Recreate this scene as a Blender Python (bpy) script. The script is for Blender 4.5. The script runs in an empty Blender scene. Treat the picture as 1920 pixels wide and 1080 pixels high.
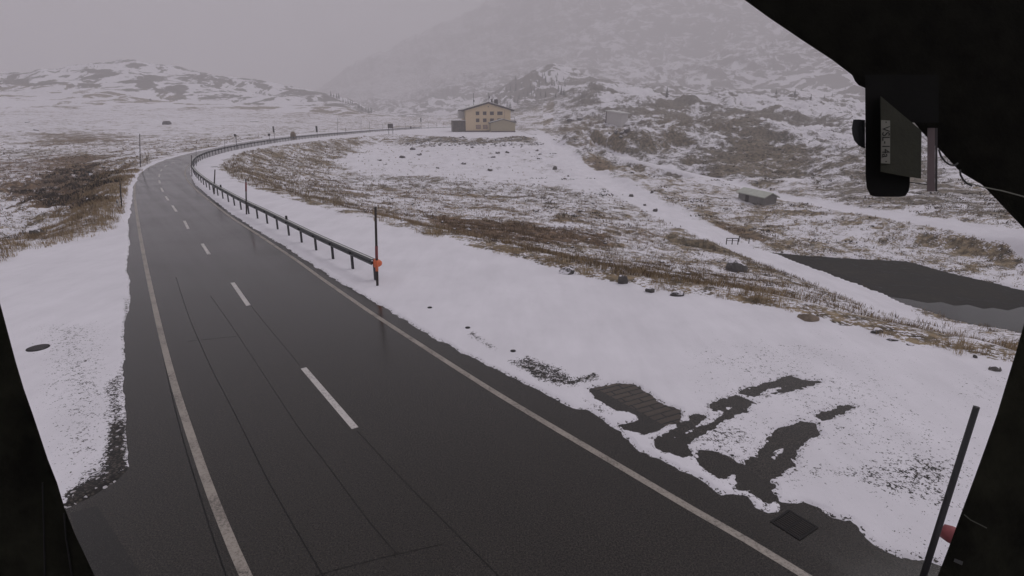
import bpy, bmesh, math, random
import numpy as np
from mathutils import Vector, Matrix
from mathutils.geometry import tessellate_polygon
random.seed(7); rng = np.random.default_rng(11)
R = math.radians
scene = bpy.context.scene
C = scene.collection

# ------------------------------------------------------------ camera, world, sun, exposure
CAMH = 7.0; PITCH = R(17.2); FPX = 1050.0
cd = bpy.data.cameras.new('camera'); cam = bpy.data.objects.new('camera', cd); C.objects.link(cam)
cam.location = (0, 0, CAMH); cam.rotation_euler = (R(90) - PITCH, 0, 0)
cd.sensor_width = 36; cd.lens = 36 * FPX / 1920; cd.clip_start = 0.05; cd.clip_end = 9000
scene.camera = cam
SUN_EL, SUN_AZ = R(52), R(-60)
world = bpy.data.worlds.new('World'); scene.world = world; world.use_nodes = True
wn = world.node_tree; wn.nodes.clear()
wo = wn.nodes.new('ShaderNodeOutputWorld'); wb = wn.nodes.new('ShaderNodeBackground')
sky = wn.nodes.new('ShaderNodeTexSky'); sky.sky_type = 'NISHITA'; sky.sun_disc = False
sky.sun_elevation = SUN_EL; sky.sun_rotation = SUN_AZ; sky.air_density = 1.0; sky.dust_density = 6.0
sky.altitude = 2000
bw = wn.nodes.new('ShaderNodeHueSaturation'); bw.inputs['Saturation'].default_value = 0.06
mx = wn.nodes.new('ShaderNodeMixRGB'); mx.blend_type = 'MIX'; mx.inputs[0].default_value = 0.75   # the cloud deck
mx.inputs[2].default_value = (3.2, 3.08, 3.34, 1)
wn.links.new(sky.outputs[0], bw.inputs['Color']); wn.links.new(bw.outputs[0], mx.inputs[1])
wn.links.new(mx.outputs[0], wb.inputs[0]); wb.inputs[1].default_value = 0.082
wn.links.new(wb.outputs[0], wo.inputs[0])
sd_ = bpy.data.lights.new('sun', 'SUN'); sd_.energy = 0.92; sd_.angle = R(40); sd_.color = (1, .965, .97)
sun = bpy.data.objects.new('sun', sd_); C.objects.link(sun)
sun.rotation_euler = (R(90) - SUN_EL, 0, R(120)); sun.location = (0, 0, 60)
scene.view_settings.view_transform = 'Standard'; scene.view_settings.look = 'None'
scene.view_settings.exposure = 0.38; scene.view_settings.gamma = 1
scene.cycles.max_bounces = 4; scene.cycles.diffuse_bounces = 2; scene.cycles.glossy_bounces = 2
scene.cycles.volume_bounces = 3; scene.cycles.transparent_max_bounces = 4
scene.cycles.caustics_reflective = False; scene.cycles.caustics_refractive = False

SP, CP = math.sin(PITCH), math.cos(PITCH)
def ray(px, py):
    v = py - 540.0
    return (px - 960.0, FPX * CP - v * SP, -(FPX * SP + v * CP))
def flat(px, py, z=0.0):                       # a point of the level z seen at a pixel
    a, b, c = ray(px, py); t = (z - CAMH) / c
    return (a * t, b * t, z)
def proj(x, y, z):
    f = y * CP + (CAMH - z) * SP; d = -y * SP + (CAMH - z) * CP
    return 960 + FPX * x / f, 540 + FPX * d / f
def fl(pts, z=0.0): return np.array([flat(a, b, z)[:2] for a, b in pts])

# ------------------------------------------------------------ noise
def _h(ix, iy, s):
    h = (ix.astype(np.int64) * 374761393 + iy.astype(np.int64) * 668265263 + s * 974634777) & 0xffffffff
    h = ((h ^ (h >> 13)) * 1274126177) & 0xffffffff
    h = ((h ^ (h >> 16)) * 2246822519) & 0xffffffff
    return ((h ^ (h >> 15)) & 0xffffff) / float(0xffffff)
def vn(x, y, s=0):
    ix = np.floor(x); iy = np.floor(y); fx = x - ix; fy = y - iy
    fx = fx * fx * fx * (fx * (fx * 6 - 15) + 10); fy = fy * fy * fy * (fy * (fy * 6 - 15) + 10)
    ix = ix.astype(np.int64); iy = iy.astype(np.int64)
    a = _h(ix, iy, s); b = _h(ix + 1, iy, s); c = _h(ix, iy + 1, s); d = _h(ix + 1, iy + 1, s)
    return (a + (b - a) * fx) * (1 - fy) + (c + (d - c) * fx) * fy
def fbm(x, y, sc, o=4, s=0, g=0.5, ridge=False):
    t = 0; a = 1; n = 0; cx, cy = x / sc, y / sc
    for i in range(o):
        v = vn(cx, cy, s + i * 17)
        if ridge: v = 1 - abs(2 * v - 1)
        t = t + v * a; n += a; a *= g
        cx, cy = (cx * 1.62 + cy * 1.18) + 5.3, (cy * 1.62 - cx * 1.18) + 1.7
    return t / n
def sstep(a, b, x):
    t = np.clip((x - a) / (b - a), 0, 1); return t * t * (3 - 2 * t)

# ------------------------------------------------------------ signed distances
def sdf(x, y, poly):                            # positive inside
    poly = np.asarray(poly, float); n = len(poly)
    d = np.full(x.shape, 1e18); ins = np.zeros(x.shape, bool)
    for i in range(n):
        ax, ay = poly[i]; bx, by = poly[(i + 1) % n]
        ex, ey = bx - ax, by - ay; wx, wy = x - ax, y - ay
        t = np.clip((wx * ex + wy * ey) / (ex * ex + ey * ey + 1e-12), 0, 1)
        dd = (wx - ex * t) ** 2 + (wy - ey * t) ** 2
        d = np.minimum(d, dd)
        c = ((ay <= y) & (by > y)) | ((by <= y) & (ay > y))
        with np.errstate(divide='ignore', invalid='ignore'):
            xi = ax + (y - ay) / (by - ay + 1e-15) * ex
        ins ^= c & (x < xi)
    d = np.sqrt(d); return np.where(ins, d, -d)
def dline(x, y, pts):
    d = np.full(x.shape, 1e18)
    for i in range(len(pts) - 1):
        ax, ay = pts[i]; bx, by = pts[i + 1]; ex, ey = bx - ax, by - ay
        t = np.clip(((x - ax) * ex + (y - ay) * ey) / (ex * ex + ey * ey + 1e-12), 0, 1)
        d = np.minimum(d, (x - ax - ex * t) ** 2 + (y - ay - ey * t) ** 2)
    return np.sqrt(d)

# ------------------------------------------------------------ traced outlines (read off, then laid on the ground)
ROAD_L = [(-500, 1010), (0, 985), (118, 957), (175, 930), (215, 905), (240, 878), (237, 800), (232, 700), (236, 620), (243, 560), (240, 480), (242, 420),
          (245, 380), (250, 350), (262, 325), (282, 311), (312, 299), (350, 289), (390, 280), (430, 271.5), (480, 263),
          (540, 256), (620, 249), (700, 244), (790, 239.5), (870, 236.5)]
ROAD_R = [(2300, 1330), (1950, 1160), (1790, 1075), (1740, 1052), (1690, 1045), (1642, 1025), (1618, 1003), (1594, 977), (1563, 975), (1536, 955), (1508, 944),
          (1447, 937), (1464, 955), (1470, 963), (1440, 966), (1412, 951), (1395, 934), (1351, 924), (1313, 896), (1275, 883), (1234, 858),
          (1200, 845), (1180, 822), (1100, 770), (1052, 754), (1000, 728), (900, 678), (800, 625), (705, 567),
          (640, 531), (590, 500), (540, 466), (480, 431), (430, 398), (390, 366), (366, 346), (357, 328), (357, 315), (366, 305),
          (380, 298), (400, 292), (430, 283.5), (470, 276), (520, 267), (570, 260), (640, 253), (700, 247), (790, 241), (870, 238)]
RAIL = [(703, 527), (655, 503), (600, 475), (545, 445), (500, 420), (462, 400), (430, 381), (400, 362), (381, 347), (369, 335),
        (362, 323), (364, 312), (372, 304), (385, 297.5), (400, 292), (430, 284), (470, 276), (520, 268), (570, 261), (640, 254), (700, 248.3), (790, 241.5)]
PLAZA_EDGE = [(2300, 800), (1900, 690), (1640, 625), (1420, 570), (1200, 540), (1080, 515), (1000, 490), (880, 462), (760, 430), (640, 400), (560, 380),
              (500, 362), (450, 343), (420, 326), (409, 312), (420, 300), (440, 290.5), (470, 282), (510, 275), (560, 268), (620, 261.5), (683, 256)]
PLATEAU = [(683, 256), (720, 252), (750, 252), (790, 253.5), (850, 257), (960, 258), (992, 258), (990, 252), (975, 246), (960, 241), (900, 238), (870, 236)]
LEFT_EDGE = [(-500, 545), (0, 490), (60, 468), (150, 447), (195, 432), (214, 410), (221, 380), (228, 352), (245, 328), (270, 312), (305, 298), (350, 287), (390, 278), (430, 269.5), (480, 261)]
road_poly = fl(ROAD_L + ROAD_R[::-1])
flat_poly = fl([(-500, 1500)] + LEFT_EDGE + [(540, 253.5), (620, 247), (700, 242), (790, 238), (870, 235)] + PLATEAU[::-1] + PLAZA_EDGE[::-1] + [(2300, 1500)])
PATCH = [
 [(1108, 731), (1153, 720), (1187, 722), (1219, 740), (1242, 760), (1274, 769), (1280, 781), (1248, 798), (1204, 813), (1164, 798), (1201, 789), (1190, 775), (1155, 766), (1120, 746)],
 [(1227, 826), (1262, 806), (1306, 776), (1322, 781), (1300, 800), (1266, 822), (1284, 818), (1312, 800), (1345, 785), (1362, 772), (1384, 762), (1397, 770), (1370, 782), (1340, 798), (1313, 816), (1282, 832), (1300, 857), (1250, 846), (1227, 838)],
 [(1303, 859), (1316, 848), (1347, 848), (1371, 859), (1395, 874), (1357, 896), (1330, 886)],
 [(1330, 763), (1351, 749), (1381, 740), (1419, 756), (1395, 763), (1378, 758), (1344, 770)],
 [(1385, 737), (1405, 728), (1481, 704), (1501, 713), (1538, 716), (1501, 727), (1467, 735), (1448, 738), (1470, 726), (1490, 720), (1440, 728), (1410, 742)],
 [(1529, 780), (1590, 758), (1602, 763), (1542, 787)],
 [(1381, 900), (1405, 869), (1436, 838), (1443, 824), (1460, 807), (1498, 790), (1529, 792), (1532, 811), (1491, 848), (1477, 879), (1447, 896), (1412, 917), (1385, 913)],
 [(1412, 922), (1447, 907), (1450, 934), (1433, 943)],
]
HOLES = [[(1447, 845), (1470, 836), (1478, 838), (1465, 852), (1451, 858)], [(1421, 890), (1430, 880), (1434, 884), (1426, 898)]]
patch_polys = [fl(p) for p in PATCH]; hole_polys = [fl(p) for p in HOLES]
POND = [(1444, 474), (1500, 478), (1560, 483), (1640, 487), (1700, 490), (1800, 516), (1920, 545), (2300, 620), (2300, 760), (1920, 640), (1780, 600), (1700, 574), (1660, 555), (1560, 518), (1490, 492)]
CREEK = [(1236, 455), (1262, 456), (1300, 461), (1335, 470), (1370, 484), (1345, 480), (1290, 472), (1256, 465)]
WZ = -8.0; CZ = -7.2
pond_poly = fl(POND, WZ); creek_poly = fl(CREEK, CZ)

# ------------------------------------------------------------ terrain heights
ctrl = []
def cz(px, py, z): ctrl.append(flat(px, py, z))
def cy(px, py, Y):                              # seen at that pixel, at forward distance Y
    a, b, c = ray(px, py); t = Y / b; ctrl.append((a * t, Y, CAMH + c * t))
for p in PLAZA_EDGE[::1]: cz(p[0], p[1], 0)
for p in LEFT_EDGE[:-2:1]: cz(p[0], p[1], 0)
for p in PLATEAU[:8]: cz(p[0], p[1], 0)
for p in [(200, 700), (500, 900), (900, 900), (1300, 800), (1700, 800), (1200, 640), (700, 520), (400, 340), (300, 350), (330, 310)]: cz(p[0], p[1], 0)
for a in np.linspace(R(65), R(295), 10):
    for r_ in (6, 25, 90, 400, 2500): ctrl.append((r_ * math.sin(a), r_ * math.cos(a), 0))
for p in [(430, 320, -.8), (470, 320, -1.4), (500, 330, -2), (600, 340, -4), (600, 300, -3), (540, 300, -2.2), (640, 310, -4), (660, 275, -2.2), (690, 270, -2.5), (560, 365, -1.8), (650, 385, -2.2), (700, 370, -4),
          (800, 300, -4), (800, 350, -5), (800, 400, -4), (800, 428, -2), (740, 275, -2.9), (700, 262, -1.2), (740, 259, -.8), (870, 273, -2.8), (960, 274, -2.8), (1010, 272, -2.6), (800, 262, -1.6), (1000, 300, -4),
          (1000, 350, -5.5), (1000, 400, -5), (1000, 460, -3), (1010, 252, -.8), (1100, 330, -5.5), (1100, 400, -5.8), (1100, 470, -4.5), (1200, 360, -6.5), (1200, 420, -6.8), (1200, 500, -3.5),
          (1300, 430, -7), (1370, 452, -6.9), (1300, 500, -5.5), (1380, 510, -5.5), (1450, 540, -3.5), (1500, 500, -7.9), (1440, 481, -7.8), (1600, 565, -6), (1620, 545, -7.85), (1700, 578, -7.8), (1740, 610, -4.5), (1850, 645, -4.6),
          (1060, 270, -3), (1130, 287, -4), (1280, 321, -6), (1400, 352, -6.6), (1415, 388, -7.6), (1350, 400, -7.3), (1500, 376, -6.2), (1500, 430, -7.4), (1640, 400, -5.8), (1640, 460, -7.4), (1780, 420, -5.2), (1800, 480, -7), (1920, 442, -4.8), (2100, 480, -4.5), (1920, 500, -7),
          (100, 440, -1.6), (100, 400, -2.8), (100, 350, -3.2), (180, 400, -1.8), (180, 350, -2.6), (215, 330, -2), (0, 440, -1.5), (100, 310, -2.8), (0, 330, -3), (200, 300, -2), (260, 290, -1.2), (-300, 450, -1)]: cz(*p)
for p in [(100, 280, 150), (100, 240, 270), (100, 205, 440), (100, 172, 620), (0, 168, 620), (250, 176, 620), (400, 192, 620), (300, 240, 270), (300, 270, 170), (420, 258, 195), (560, 246, 270), (560, 225, 420), (560, 202, 620),
          (700, 236, 420), (700, 213, 620), (800, 226, 420), (800, 220, 560), (860, 228, 400), (-250, 165, 620), (-250, 240, 260),
          (1000, 240, 270), (1000, 215, 400), (1050, 200, 420), (1110, 152, 500), (1080, 240, 270), (1080, 215, 340), (1150, 234, 262), (1150, 210, 330), (1200, 190, 380), (1180, 158, 480), (1150, 255, 225), (1260, 180, 440), (1260, 225, 290), (1260, 270, 190),
          (1400, 186, 400), (1400, 215, 300), (1400, 250, 220), (1400, 290, 165), (1400, 330, 125), (1500, 190, 370), (1500, 250, 220), (1500, 300, 150), (1500, 345, 112),
          (1640, 200, 340), (1640, 240, 230), (1640, 290, 150), (1640, 340, 108), (1640, 375, 88), (1780, 250, 200), (1780, 300, 130), (1780, 360, 86), (1920, 260, 180), (1920, 330, 100), (1920, 400, 66), (2150, 300, 120), (2150, 400, 66)]: cy(*p)
for px in (960, 1110, 1260, 1400, 1640, 1920, 2150):
    a, b, c = ray(px, 200); h = math.hypot(a, b); ctrl.append((a / h * 750, b / h * 750, 0))
ctrl = np.array(ctrl)
def qmap(x, y):
    r = np.hypot(x, y); return np.arctan2(x, y) * 1.6, np.log(np.maximum(r, 1.0))
cu, cv = qmap(ctrl[:, 0], ctrl[:, 1])
_K = np.sqrt((cu[:, None] - cu[None]) ** 2 + (cv[:, None] - cv[None]) ** 2 + 1e-4)
_n = len(ctrl); _A = np.zeros((_n + 1, _n + 1)); _A[:_n, :_n] = _K + np.eye(_n) * -2e-3; _A[_n, :_n] = 1; _A[:_n, _n] = 1
_w = np.linalg.solve(_A, np.append(ctrl[:, 2], 0))
def rbf(x, y):
    u, v = qmap(x, y); out = np.empty(x.shape)
    for i in range(0, len(x), 20000):
        s = slice(i, i + 20000)
        out[s] = np.sqrt((u[s][:, None] - cu[None]) ** 2 + (v[s][:, None] - cv[None]) ** 2 + 1e-4) @ _w[:_n] + _w[_n]
    return out
HILLS = [  # skyline, distance, foot distance, foot height, relief, relief size
 ([(-600, 190), (-200, 150), (0, 136), (60, 131), (130, 122), (180, 119), (250, 117), (300, 124), (380, 135), (470, 150), (560, 165), (620, 176), (650, 184), (690, 203), (720, 216), (760, 225)], 860, 600, 16, 15, 75),
 ([(850, 226), (880, 208), (905, 192), (930, 170), (960, 148), (1000, 131), (1040, 125), (1080, 134), (1130, 146), (1200, 158), (1300, 172), (1450, 172), (1560, 168), (1700, 150), (1900, 140)], 800, 540, 0, 16, 60),
 ([(540, 216), (620, 202), (690, 190), (780, 172), (850, 150), (900, 137), (950, 130), (1000, 128), (1100, 128), (1250, 126), (1340, 108), (1400, 88), (1500, 60), (1600, 30), (1750, -30), (1950, -100)], 1350, 860, 0, 38, 100),
 ([(440, 216), (560, 188), (600, 165), (650, 130), (700, 102), (740, 84), (800, 62), (870, 30), (940, -10), (1000, -60), (1100, -110), (1200, -150), (1300, -190), (1500, -260), (2000, -380)], 2300, 1300, 0, 60, 170),
]
hill = []
for sk, D, r0, zf, amp, sc in HILLS:
    az, el = [], []
    for px, py in sk:
        a, b, c = ray(px, py); az.append(math.atan2(a, b)); el.append(c / math.hypot(a, b))
    hill.append((np.array(az), CAMH + D * np.array(el), D, r0, zf, amp, sc))
trail = fl([(1005, 252), (1060, 270), (1130, 287)], -3.2).tolist()
trail = [flat(*p)[:2] for p in [(1005, 253, -1.2), (1060, 270, -3), (1130, 287, -4), (1200, 303, -5), (1280, 321, -6), (1400, 352, -6.6), (1500, 376, -6.2), (1640, 400, -5.8), (1780, 420, -5.2), (1920, 442, -4.8), (2100, 475, -4.5)]]
path_line = [flat(*p)[:2] for p in [(1005, 248, -.4), (1040, 280, -3.2), (1110, 325, -5.3), (1200, 375, -6.6), (1290, 418, -7), (1370, 453, -6.9), (1440, 484, -7.75), (1520, 520, -7.85), (1600, 550, -7.8), (1690, 590, -6.9), (1760, 640, -3.2)]]
def H(x, y, detail=True):
    x = np.asarray(x, float); y = np.asarray(y, float)
    r = np.hypot(x, y); az = np.arctan2(x, y)
    z = rbf(x, y)
    near = r < 420
    out = np.full(x.shape, 1e3)
    out[near] = np.maximum(-sdf(x[near], y[near], flat_poly), 0)
    k = sstep(0.0, 5.0, out)
    k2 = sstep(0.0, 14.0, out)
    tr = np.full(x.shape, 99.); pl = np.full(x.shape, 99.)
    if near.any():
        tr[near] = dline(x[near], y[near], trail); pl[near] = dline(x[near], y[near], path_line)
    soft = sstep(.6, 3, tr) * sstep(1.2, 4, pl)
    z = z * k
    if detail:
        rough = sstep(R(2), R(8), az)                         # the rocky slopes on the right of the valley
        n1 = fbm(x, y, 46, 5, 3, .52) - .5
        n2 = fbm(x, y, 15, 5, 9, .55, True) - .55
        far = sstep(80, 190, r)
        z = z + k2 * soft * (n1 * (1.2 + 15 * rough * far) * sstep(20, 200, r) + n2 * (.35 + 6.5 * rough * far + .5 * far))
        z = z + k * soft * (fbm(x, y, 2.2, 4, 21, .55) - .5) * .55 * sstep(0, 4, out)
    if detail:
        lb = sstep(R(-25), R(-29), az) * sstep(48, 60, r) * sstep(150, 110, r)
        z = z + k * lb * (fbm(x, y, 5, 5, 200, .6) - .42) * 3.2
    for a, zt, D, r0, zf, amp, sc in hill:
        m = (r > r0 * .8) & (az > a[0] - .02) & (az < a[-1] + .02)
        if not m.any(): continue
        xx, yy, rr, aa = x[m], y[m], r[m], az[m]
        top = np.interp(aa, a, zt)
        t = (rr - r0) / (D - r0)
        prof = np.where(t < 1, np.clip(t, -.3, 1) * .55 + sstep(0, 1, np.clip(t, 0, 1)) * .45, 1 - (t - 1) * .8)
        zf_ = np.minimum(zf, top * .5); h = np.where(t < 0, zf_ - 3 + np.minimum(t, 0) * 60, zf_ - 3 + (top - zf_ + 3) * prof)
        if detail:
            rn = fbm(xx, yy, sc, 7, 40, .56, True) - .6
            rn2 = fbm(xx, yy, sc * 2.4, 3, 60, .5) - .5
            h = h + (rn * amp + rn2 * amp * .8) * np.clip(t * 1.5, 0, 1) * sstep(-10, 30, top)
        edge = np.minimum(aa - (a[0] - .02), (a[-1] + .02) - aa)
        h = h - sstep(.02, 0, edge) * 60
        z[m] = np.maximum(z[m], h)
    if near.any():
        xn, yn, zn = x[near], y[near], z[near]
        for poly, wz in ((creek_poly, CZ), (pond_poly, WZ)):
            s = sdf(xn, yn, poly) + (fbm(xn, yn, 1.4, 3, 5) - .5) * .5
            zn = np.where((s <= 0) & (s > -12) & (wz < -7.5), np.minimum(zn, wz + .12 - s * .08 + np.maximum(-s - 5, 0) ** 2 * .2), zn)
            zn = np.where(s > 0, np.minimum(zn, wz - np.minimum(.05 + s * .5, .8)), np.where(s > -2.5, np.maximum(zn, wz + np.minimum(.03 - s * .3, .12)), zn))
        z[near] = zn
    return z
_TR = np.exp(np.linspace(math.log(6), math.log(3000), 1400))
def hit(px, py):
    a, b, c = ray(px, py); h = math.hypot(a, b)
    x = a / h * _TR; y = b / h * _TR; zr = CAMH + c / h * _TR
    d = zr - H(x, y); i = np.argmax(d < 0)
    if not (d < 0).any(): i = len(_TR) - 1
    if i == 0: return flat(px, py)
    t = d[i - 1] / (d[i - 1] - d[i]) if d[i] < 0 else 0
    rr = _TR[i - 1] + (_TR[i] - _TR[i - 1]) * t
    xx, yy = a / h * rr, b / h * rr
    return (xx, yy, float(H(np.array([xx]), np.array([yy]))[0]))

# ------------------------------------------------------------ materials
def nm(name):
    m = bpy.data.materials.new(name); m.use_nodes = True
    return m, m.node_tree, m.node_tree.nodes['Principled BSDF']
class NT:
    def __init__(s, nt): s.nt = nt
    def n(s, t, **k):
        o = s.nt.nodes.new(t)
        for a, b in k.items(): setattr(o, a, b)
        return o
    def l(s, a, b): s.nt.links.new(a, b)
    def val(s, sock, v):
        if hasattr(v, 'node'): s.l(v, sock)
        else: sock.default_value = v
    def math(s, op, a, b=0.0, c=None, clamp=False):
        o = s.n('ShaderNodeMath', operation=op); o.use_clamp = clamp
        s.val(o.inputs[0], a); s.val(o.inputs[1], b)
        if c is not None: s.val(o.inputs[2], c)
        return o.outputs[0]
    def noise(s, scale, detail=5, rough=.55, vec=None, dist=0):
        o = s.n('ShaderNodeTexNoise'); o.inputs['Scale'].default_value = scale; o.inputs['Detail'].default_value = detail
        o.inputs['Roughness'].default_value = rough; o.inputs['Distortion'].default_value = dist
        if vec is not None: s.l(vec, o.inputs['Vector'])
        return o.outputs['Fac']
    def mix(s, f, a, b):
        o = s.n('ShaderNodeMixRGB'); s.val(o.inputs[0], f)
        for k, v in ((1, a), (2, b)):
            if hasattr(v, 'node'): s.l(v, o.inputs[k])
            else: o.inputs[k].default_value = (*v, 1)
        return o.outputs[0]
    def rng(s, v, a, b, c=0., d=1., smooth=False):
        o = s.n('ShaderNodeMapRange'); o.interpolation_type = 'SMOOTHSTEP' if smooth else 'LINEAR'
        s.l(v, o.inputs[0])
        for i, q in enumerate((a, b, c, d)): s.val(o.inputs[i + 1], q)
        return o.outputs[0]
    def pos(s): return s.n('ShaderNodeNewGeometry').outputs['Position']
    def bump(s, h, st, dist=.02):
        o = s.n('ShaderNodeBump'); o.inputs['Strength'].default_value = st; o.inputs['Distance'].default_value = dist
        s.l(h, o.inputs['Height']); return o.outputs[0]
SNOW = (.81, .79, .845)
def mat_simple(name, col, rough=.6, metal=0., var=.25, scale=6, bump=.15, spec=.5, obj=True):
    m, nt, p = nm(name); t = NT(nt)
    vec = t.n('ShaderNodeTexCoord').outputs['Object']
    f = t.noise(scale, 6, .6, vec)
    c = t.mix(t.rng(f, .3, .7), tuple(max(0, q * (1 - var)) for q in col), tuple(min(1, q * (1 + var)) for q in col))
    t.l(c, p.inputs['Base Color']); p.inputs['Roughness'].default_value = rough; p.inputs['Metallic'].default_value = metal
    p.inputs['Specular IOR Level'].default_value = spec
    if bump: t.l(t.bump(t.noise(scale * 6, 4, .6, vec), bump, .01), p.inputs['Normal'])
    return m
def mat_terrain():
    m, nt, p = nm('snowy_ground'); t = NT(nt)
    A = lambda k: t.n('ShaderNodeAttribute', attribute_name=k).outputs['Fac']
    cover, tone, grav = A('cover'), A('tone'), A('gravel')
    g = t.n('ShaderNodeNewGeometry'); vec = g.outputs['Position']
    nz = t.n('ShaderNodeSeparateXYZ'); t.l(g.outputs['Normal'], nz.inputs[0])
    mp = t.n('ShaderNodeMapping'); t.l(vec, mp.inputs[0]); mp.inputs['Scale'].default_value = (1, 1, 1.6)
    big = t.noise(.045, 4, .6, mp.outputs[0], .6); mid = t.noise(.55, 8, .74, mp.outputs[0], .3); fine = t.noise(5.5, 6, .72, vec); fn2 = t.noise(24, 3, .6, vec)
    farn = t.noise(.20, 7, .68, mp.outputs[0], .5)
    s = t.math('MULTIPLY', mid, .32); s = t.math('ADD', s, t.math('MULTIPLY', fine, .36)); s = t.math('ADD', s, t.math('MULTIPLY', farn, .32))
    hm = A('hill'); mh = t.n('ShaderNodeMapping'); t.l(vec, mh.inputs[0]); mh.inputs['Rotation'].default_value = (R(20), R(-25), R(30)); mh.inputs['Scale'].default_value = (1, .6, 1.5)
    hs = t.rng(t.noise(.030, 6, .66, mh.outputs[0], 1.2), .38, .62)
    s = t.rng(s, .41, .59); s = t.math('ADD', t.math('MULTIPLY', s, t.math('SUBTRACT', 1.0, hm)), t.math('MULTIPLY', hs, hm))                                   # stretched to 0..1
    slope = t.math('SUBTRACT', 1.0, nz.outputs[2])
    c = t.math('ADD', cover, t.math('MULTIPLY', t.math('SUBTRACT', big, .5), t.math('MULTIPLY', cover, .9)))
    c = t.math('ADD', c, t.math('MULTIPLY', t.rng(slope, .02, .34), t.rng(cover, .1, .4, 0, .32)))
    # bare where s < c
    e = t.math('SUBTRACT', c, s)
    bare = t.math('MULTIPLY', t.rng(e, -.05, .05, smooth=True), t.rng(cover, .0, .05))
    # gravel speckle: small crisp dots
    sp = t.rng(t.math('SUBTRACT', grav, t.rng(t.math('ADD', t.math('MULTIPLY', fn2, .45), t.math('MULTIPLY', t.noise(9, 6, .7, vec), .55)), .30, .70)), -.025, .025, smooth=True)
    sp = t.math('MULTIPLY', sp, t.rng(grav, 0, .06))
    hue = t.noise(1.3, 5, .7, vec)
    grass = t.mix(t.rng(hue, .38, .62), (.055, .043, .028), (.34, .265, .165))
    rust = t.mix(t.rng(hue, .38, .62), (.040, .024, .017), (.23, .145, .085))
    rock = t.mix(t.rng(hue, .38, .62), (.028, .027, .024), (.15, .14, .125))
    bc = t.mix(t.rng(tone, .0, .5), rock, grass); bc = t.mix(t.rng(tone, .5, 1.), bc, rust)
    sm = t.n('ShaderNodeMapping'); t.l(vec, sm.inputs[0]); sm.inputs['Rotation'].default_value = (0, 0, R(-40)); sm.inputs['Scale'].default_value = (1, .22, 1)
    sn = t.mix(t.rng(t.math('ADD', t.math('MULTIPLY', t.noise(.35, 6, .6, vec), .5), t.math('MULTIPLY', t.noise(1.1, 7, .7, sm.outputs[0]), .5)), .38, .62), tuple(q * .92 for q in SNOW), tuple(min(1, q * 1.04) for q in SNOW))
    col = t.mix(bare, sn, bc)
    vo_ = t.n('ShaderNodeTexVoronoi'); vo_.inputs['Scale'].default_value = 17; t.l(vec, vo_.inputs['Vector'])
    sv = t.n('ShaderNodeSeparateXYZ'); t.l(vo_.outputs['Color'], sv.inputs[0])
    gv = t.mix(t.rng(vo_.outputs['Distance'], .25, .6), (.085, .072, .060), (.006, .005, .004)); gv = t.mix(t.rng(sv.outputs[0], .0, .6), (.012, .010, .009), gv); gv = t.mix(t.rng(sv.outputs[1], .93, .95), gv, (.5, .48, .5))
    col = t.mix(sp, col, gv)
    # bare edges cut by the melt: dark wet rim
    t.l(col, p.inputs['Base Color'])
    t.l(t.math('SUBTRACT', .85, t.math('MULTIPLY', sp, .35)), p.inputs['Roughness'])
    p.inputs['Specular IOR Level'].default_value = .25
    bh = t.math('ADD', t.math('MULTIPLY', t.noise(1.6, 7, .65, vec), .22), t.math('MULTIPLY', t.noise(14, 4, .6, vec), .12))
    bh = t.math('SUBTRACT', bh, t.math('MULTIPLY', t.math('ADD', sp, bare), .10))
    bn = t.n('ShaderNodeBump'); bn.inputs['Distance'].default_value = .16; bn.inputs['Strength'].default_value = .45; t.l(bh, bn.inputs['Height'])
    t.l(bn.outputs[0], p.inputs['Normal'])
    return m
def mat_asphalt(name='wet_asphalt', dark=1., pavers=False):
    m, nt, p = nm(name); t = NT(nt); vec = t.pos()
    mp = t.n('ShaderNodeMapping'); t.l(vec, mp.inputs[0]); mp.inputs['Rotation'].default_value = (0, 0, R(-36))
    st = t.n('ShaderNodeMapping'); t.l(mp.outputs[0], st.inputs[0]); st.inputs['Scale'].default_value = (1.3, .05, 1)
    big = t.noise(.25, 5, .6, vec); streak = t.noise(1, 5, .6, st.outputs[0]); gr = t.noise(34, 5, .85, vec); gr2 = t.noise(90, 3, .8, vec)
    f = t.math('ADD', t.math('MULTIPLY', big, .4), t.math('MULTIPLY', streak, .6))
    c = t.mix(t.rng(f, .35, .65), tuple(q * dark for q in (.0030, .0024, .0018)), tuple(q * dark for q in (.0080, .0064, .0050)))
    c = t.mix(t.rng(gr, .47, .66), c, tuple(q * dark for q in (.085, .073, .060)))
    c = t.mix(t.rng(gr2, .63, .73), c, (.30, .27, .24))
    if pavers:
        bm_ = t.n('ShaderNodeMapping'); t.l(vec, bm_.inputs[0]); bm_.inputs['Rotation'].default_value = (0, 0, R(-27)); br = t.n('ShaderNodeTexBrick'); t.l(bm_.outputs[0], br.inputs['Vector']); br.inputs['Scale'].default_value = 1.0
        br.inputs['Brick Width'].default_value = .80; br.inputs['Row Height'].default_value = .21; br.inputs['Mortar Size'].default_value = .026
        br.inputs['Mortar Smooth'].default_value = .1
        br.inputs['Color1'].default_value = (.085, .064, .046, 1); br.inputs['Color2'].default_value = (.060, .046, .035, 1); br.inputs['Mortar'].default_value = (.008, .007, .006, 1)
        c = t.mix(t.rng(t.noise(30, 4, .7, vec), .3, .7, 0, .5), br.outputs['Color'], (.025, .022, .02))
    t.l(c, p.inputs['Base Color'])
    rg = t.rng(t.math('ADD', t.math('MULTIPLY', big, .5), t.math('MULTIPLY', streak, .5)), .35, .65, .10, .24)
    t.l(rg, p.inputs['Roughness']); p.inputs['Specular IOR Level'].default_value = .34
    t.l(t.bump(t.math('ADD', gr, t.math('MULTIPLY', t.noise(8, 3, .5, vec), .8)), .14, .003), p.inputs['Normal'])
    return m
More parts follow.
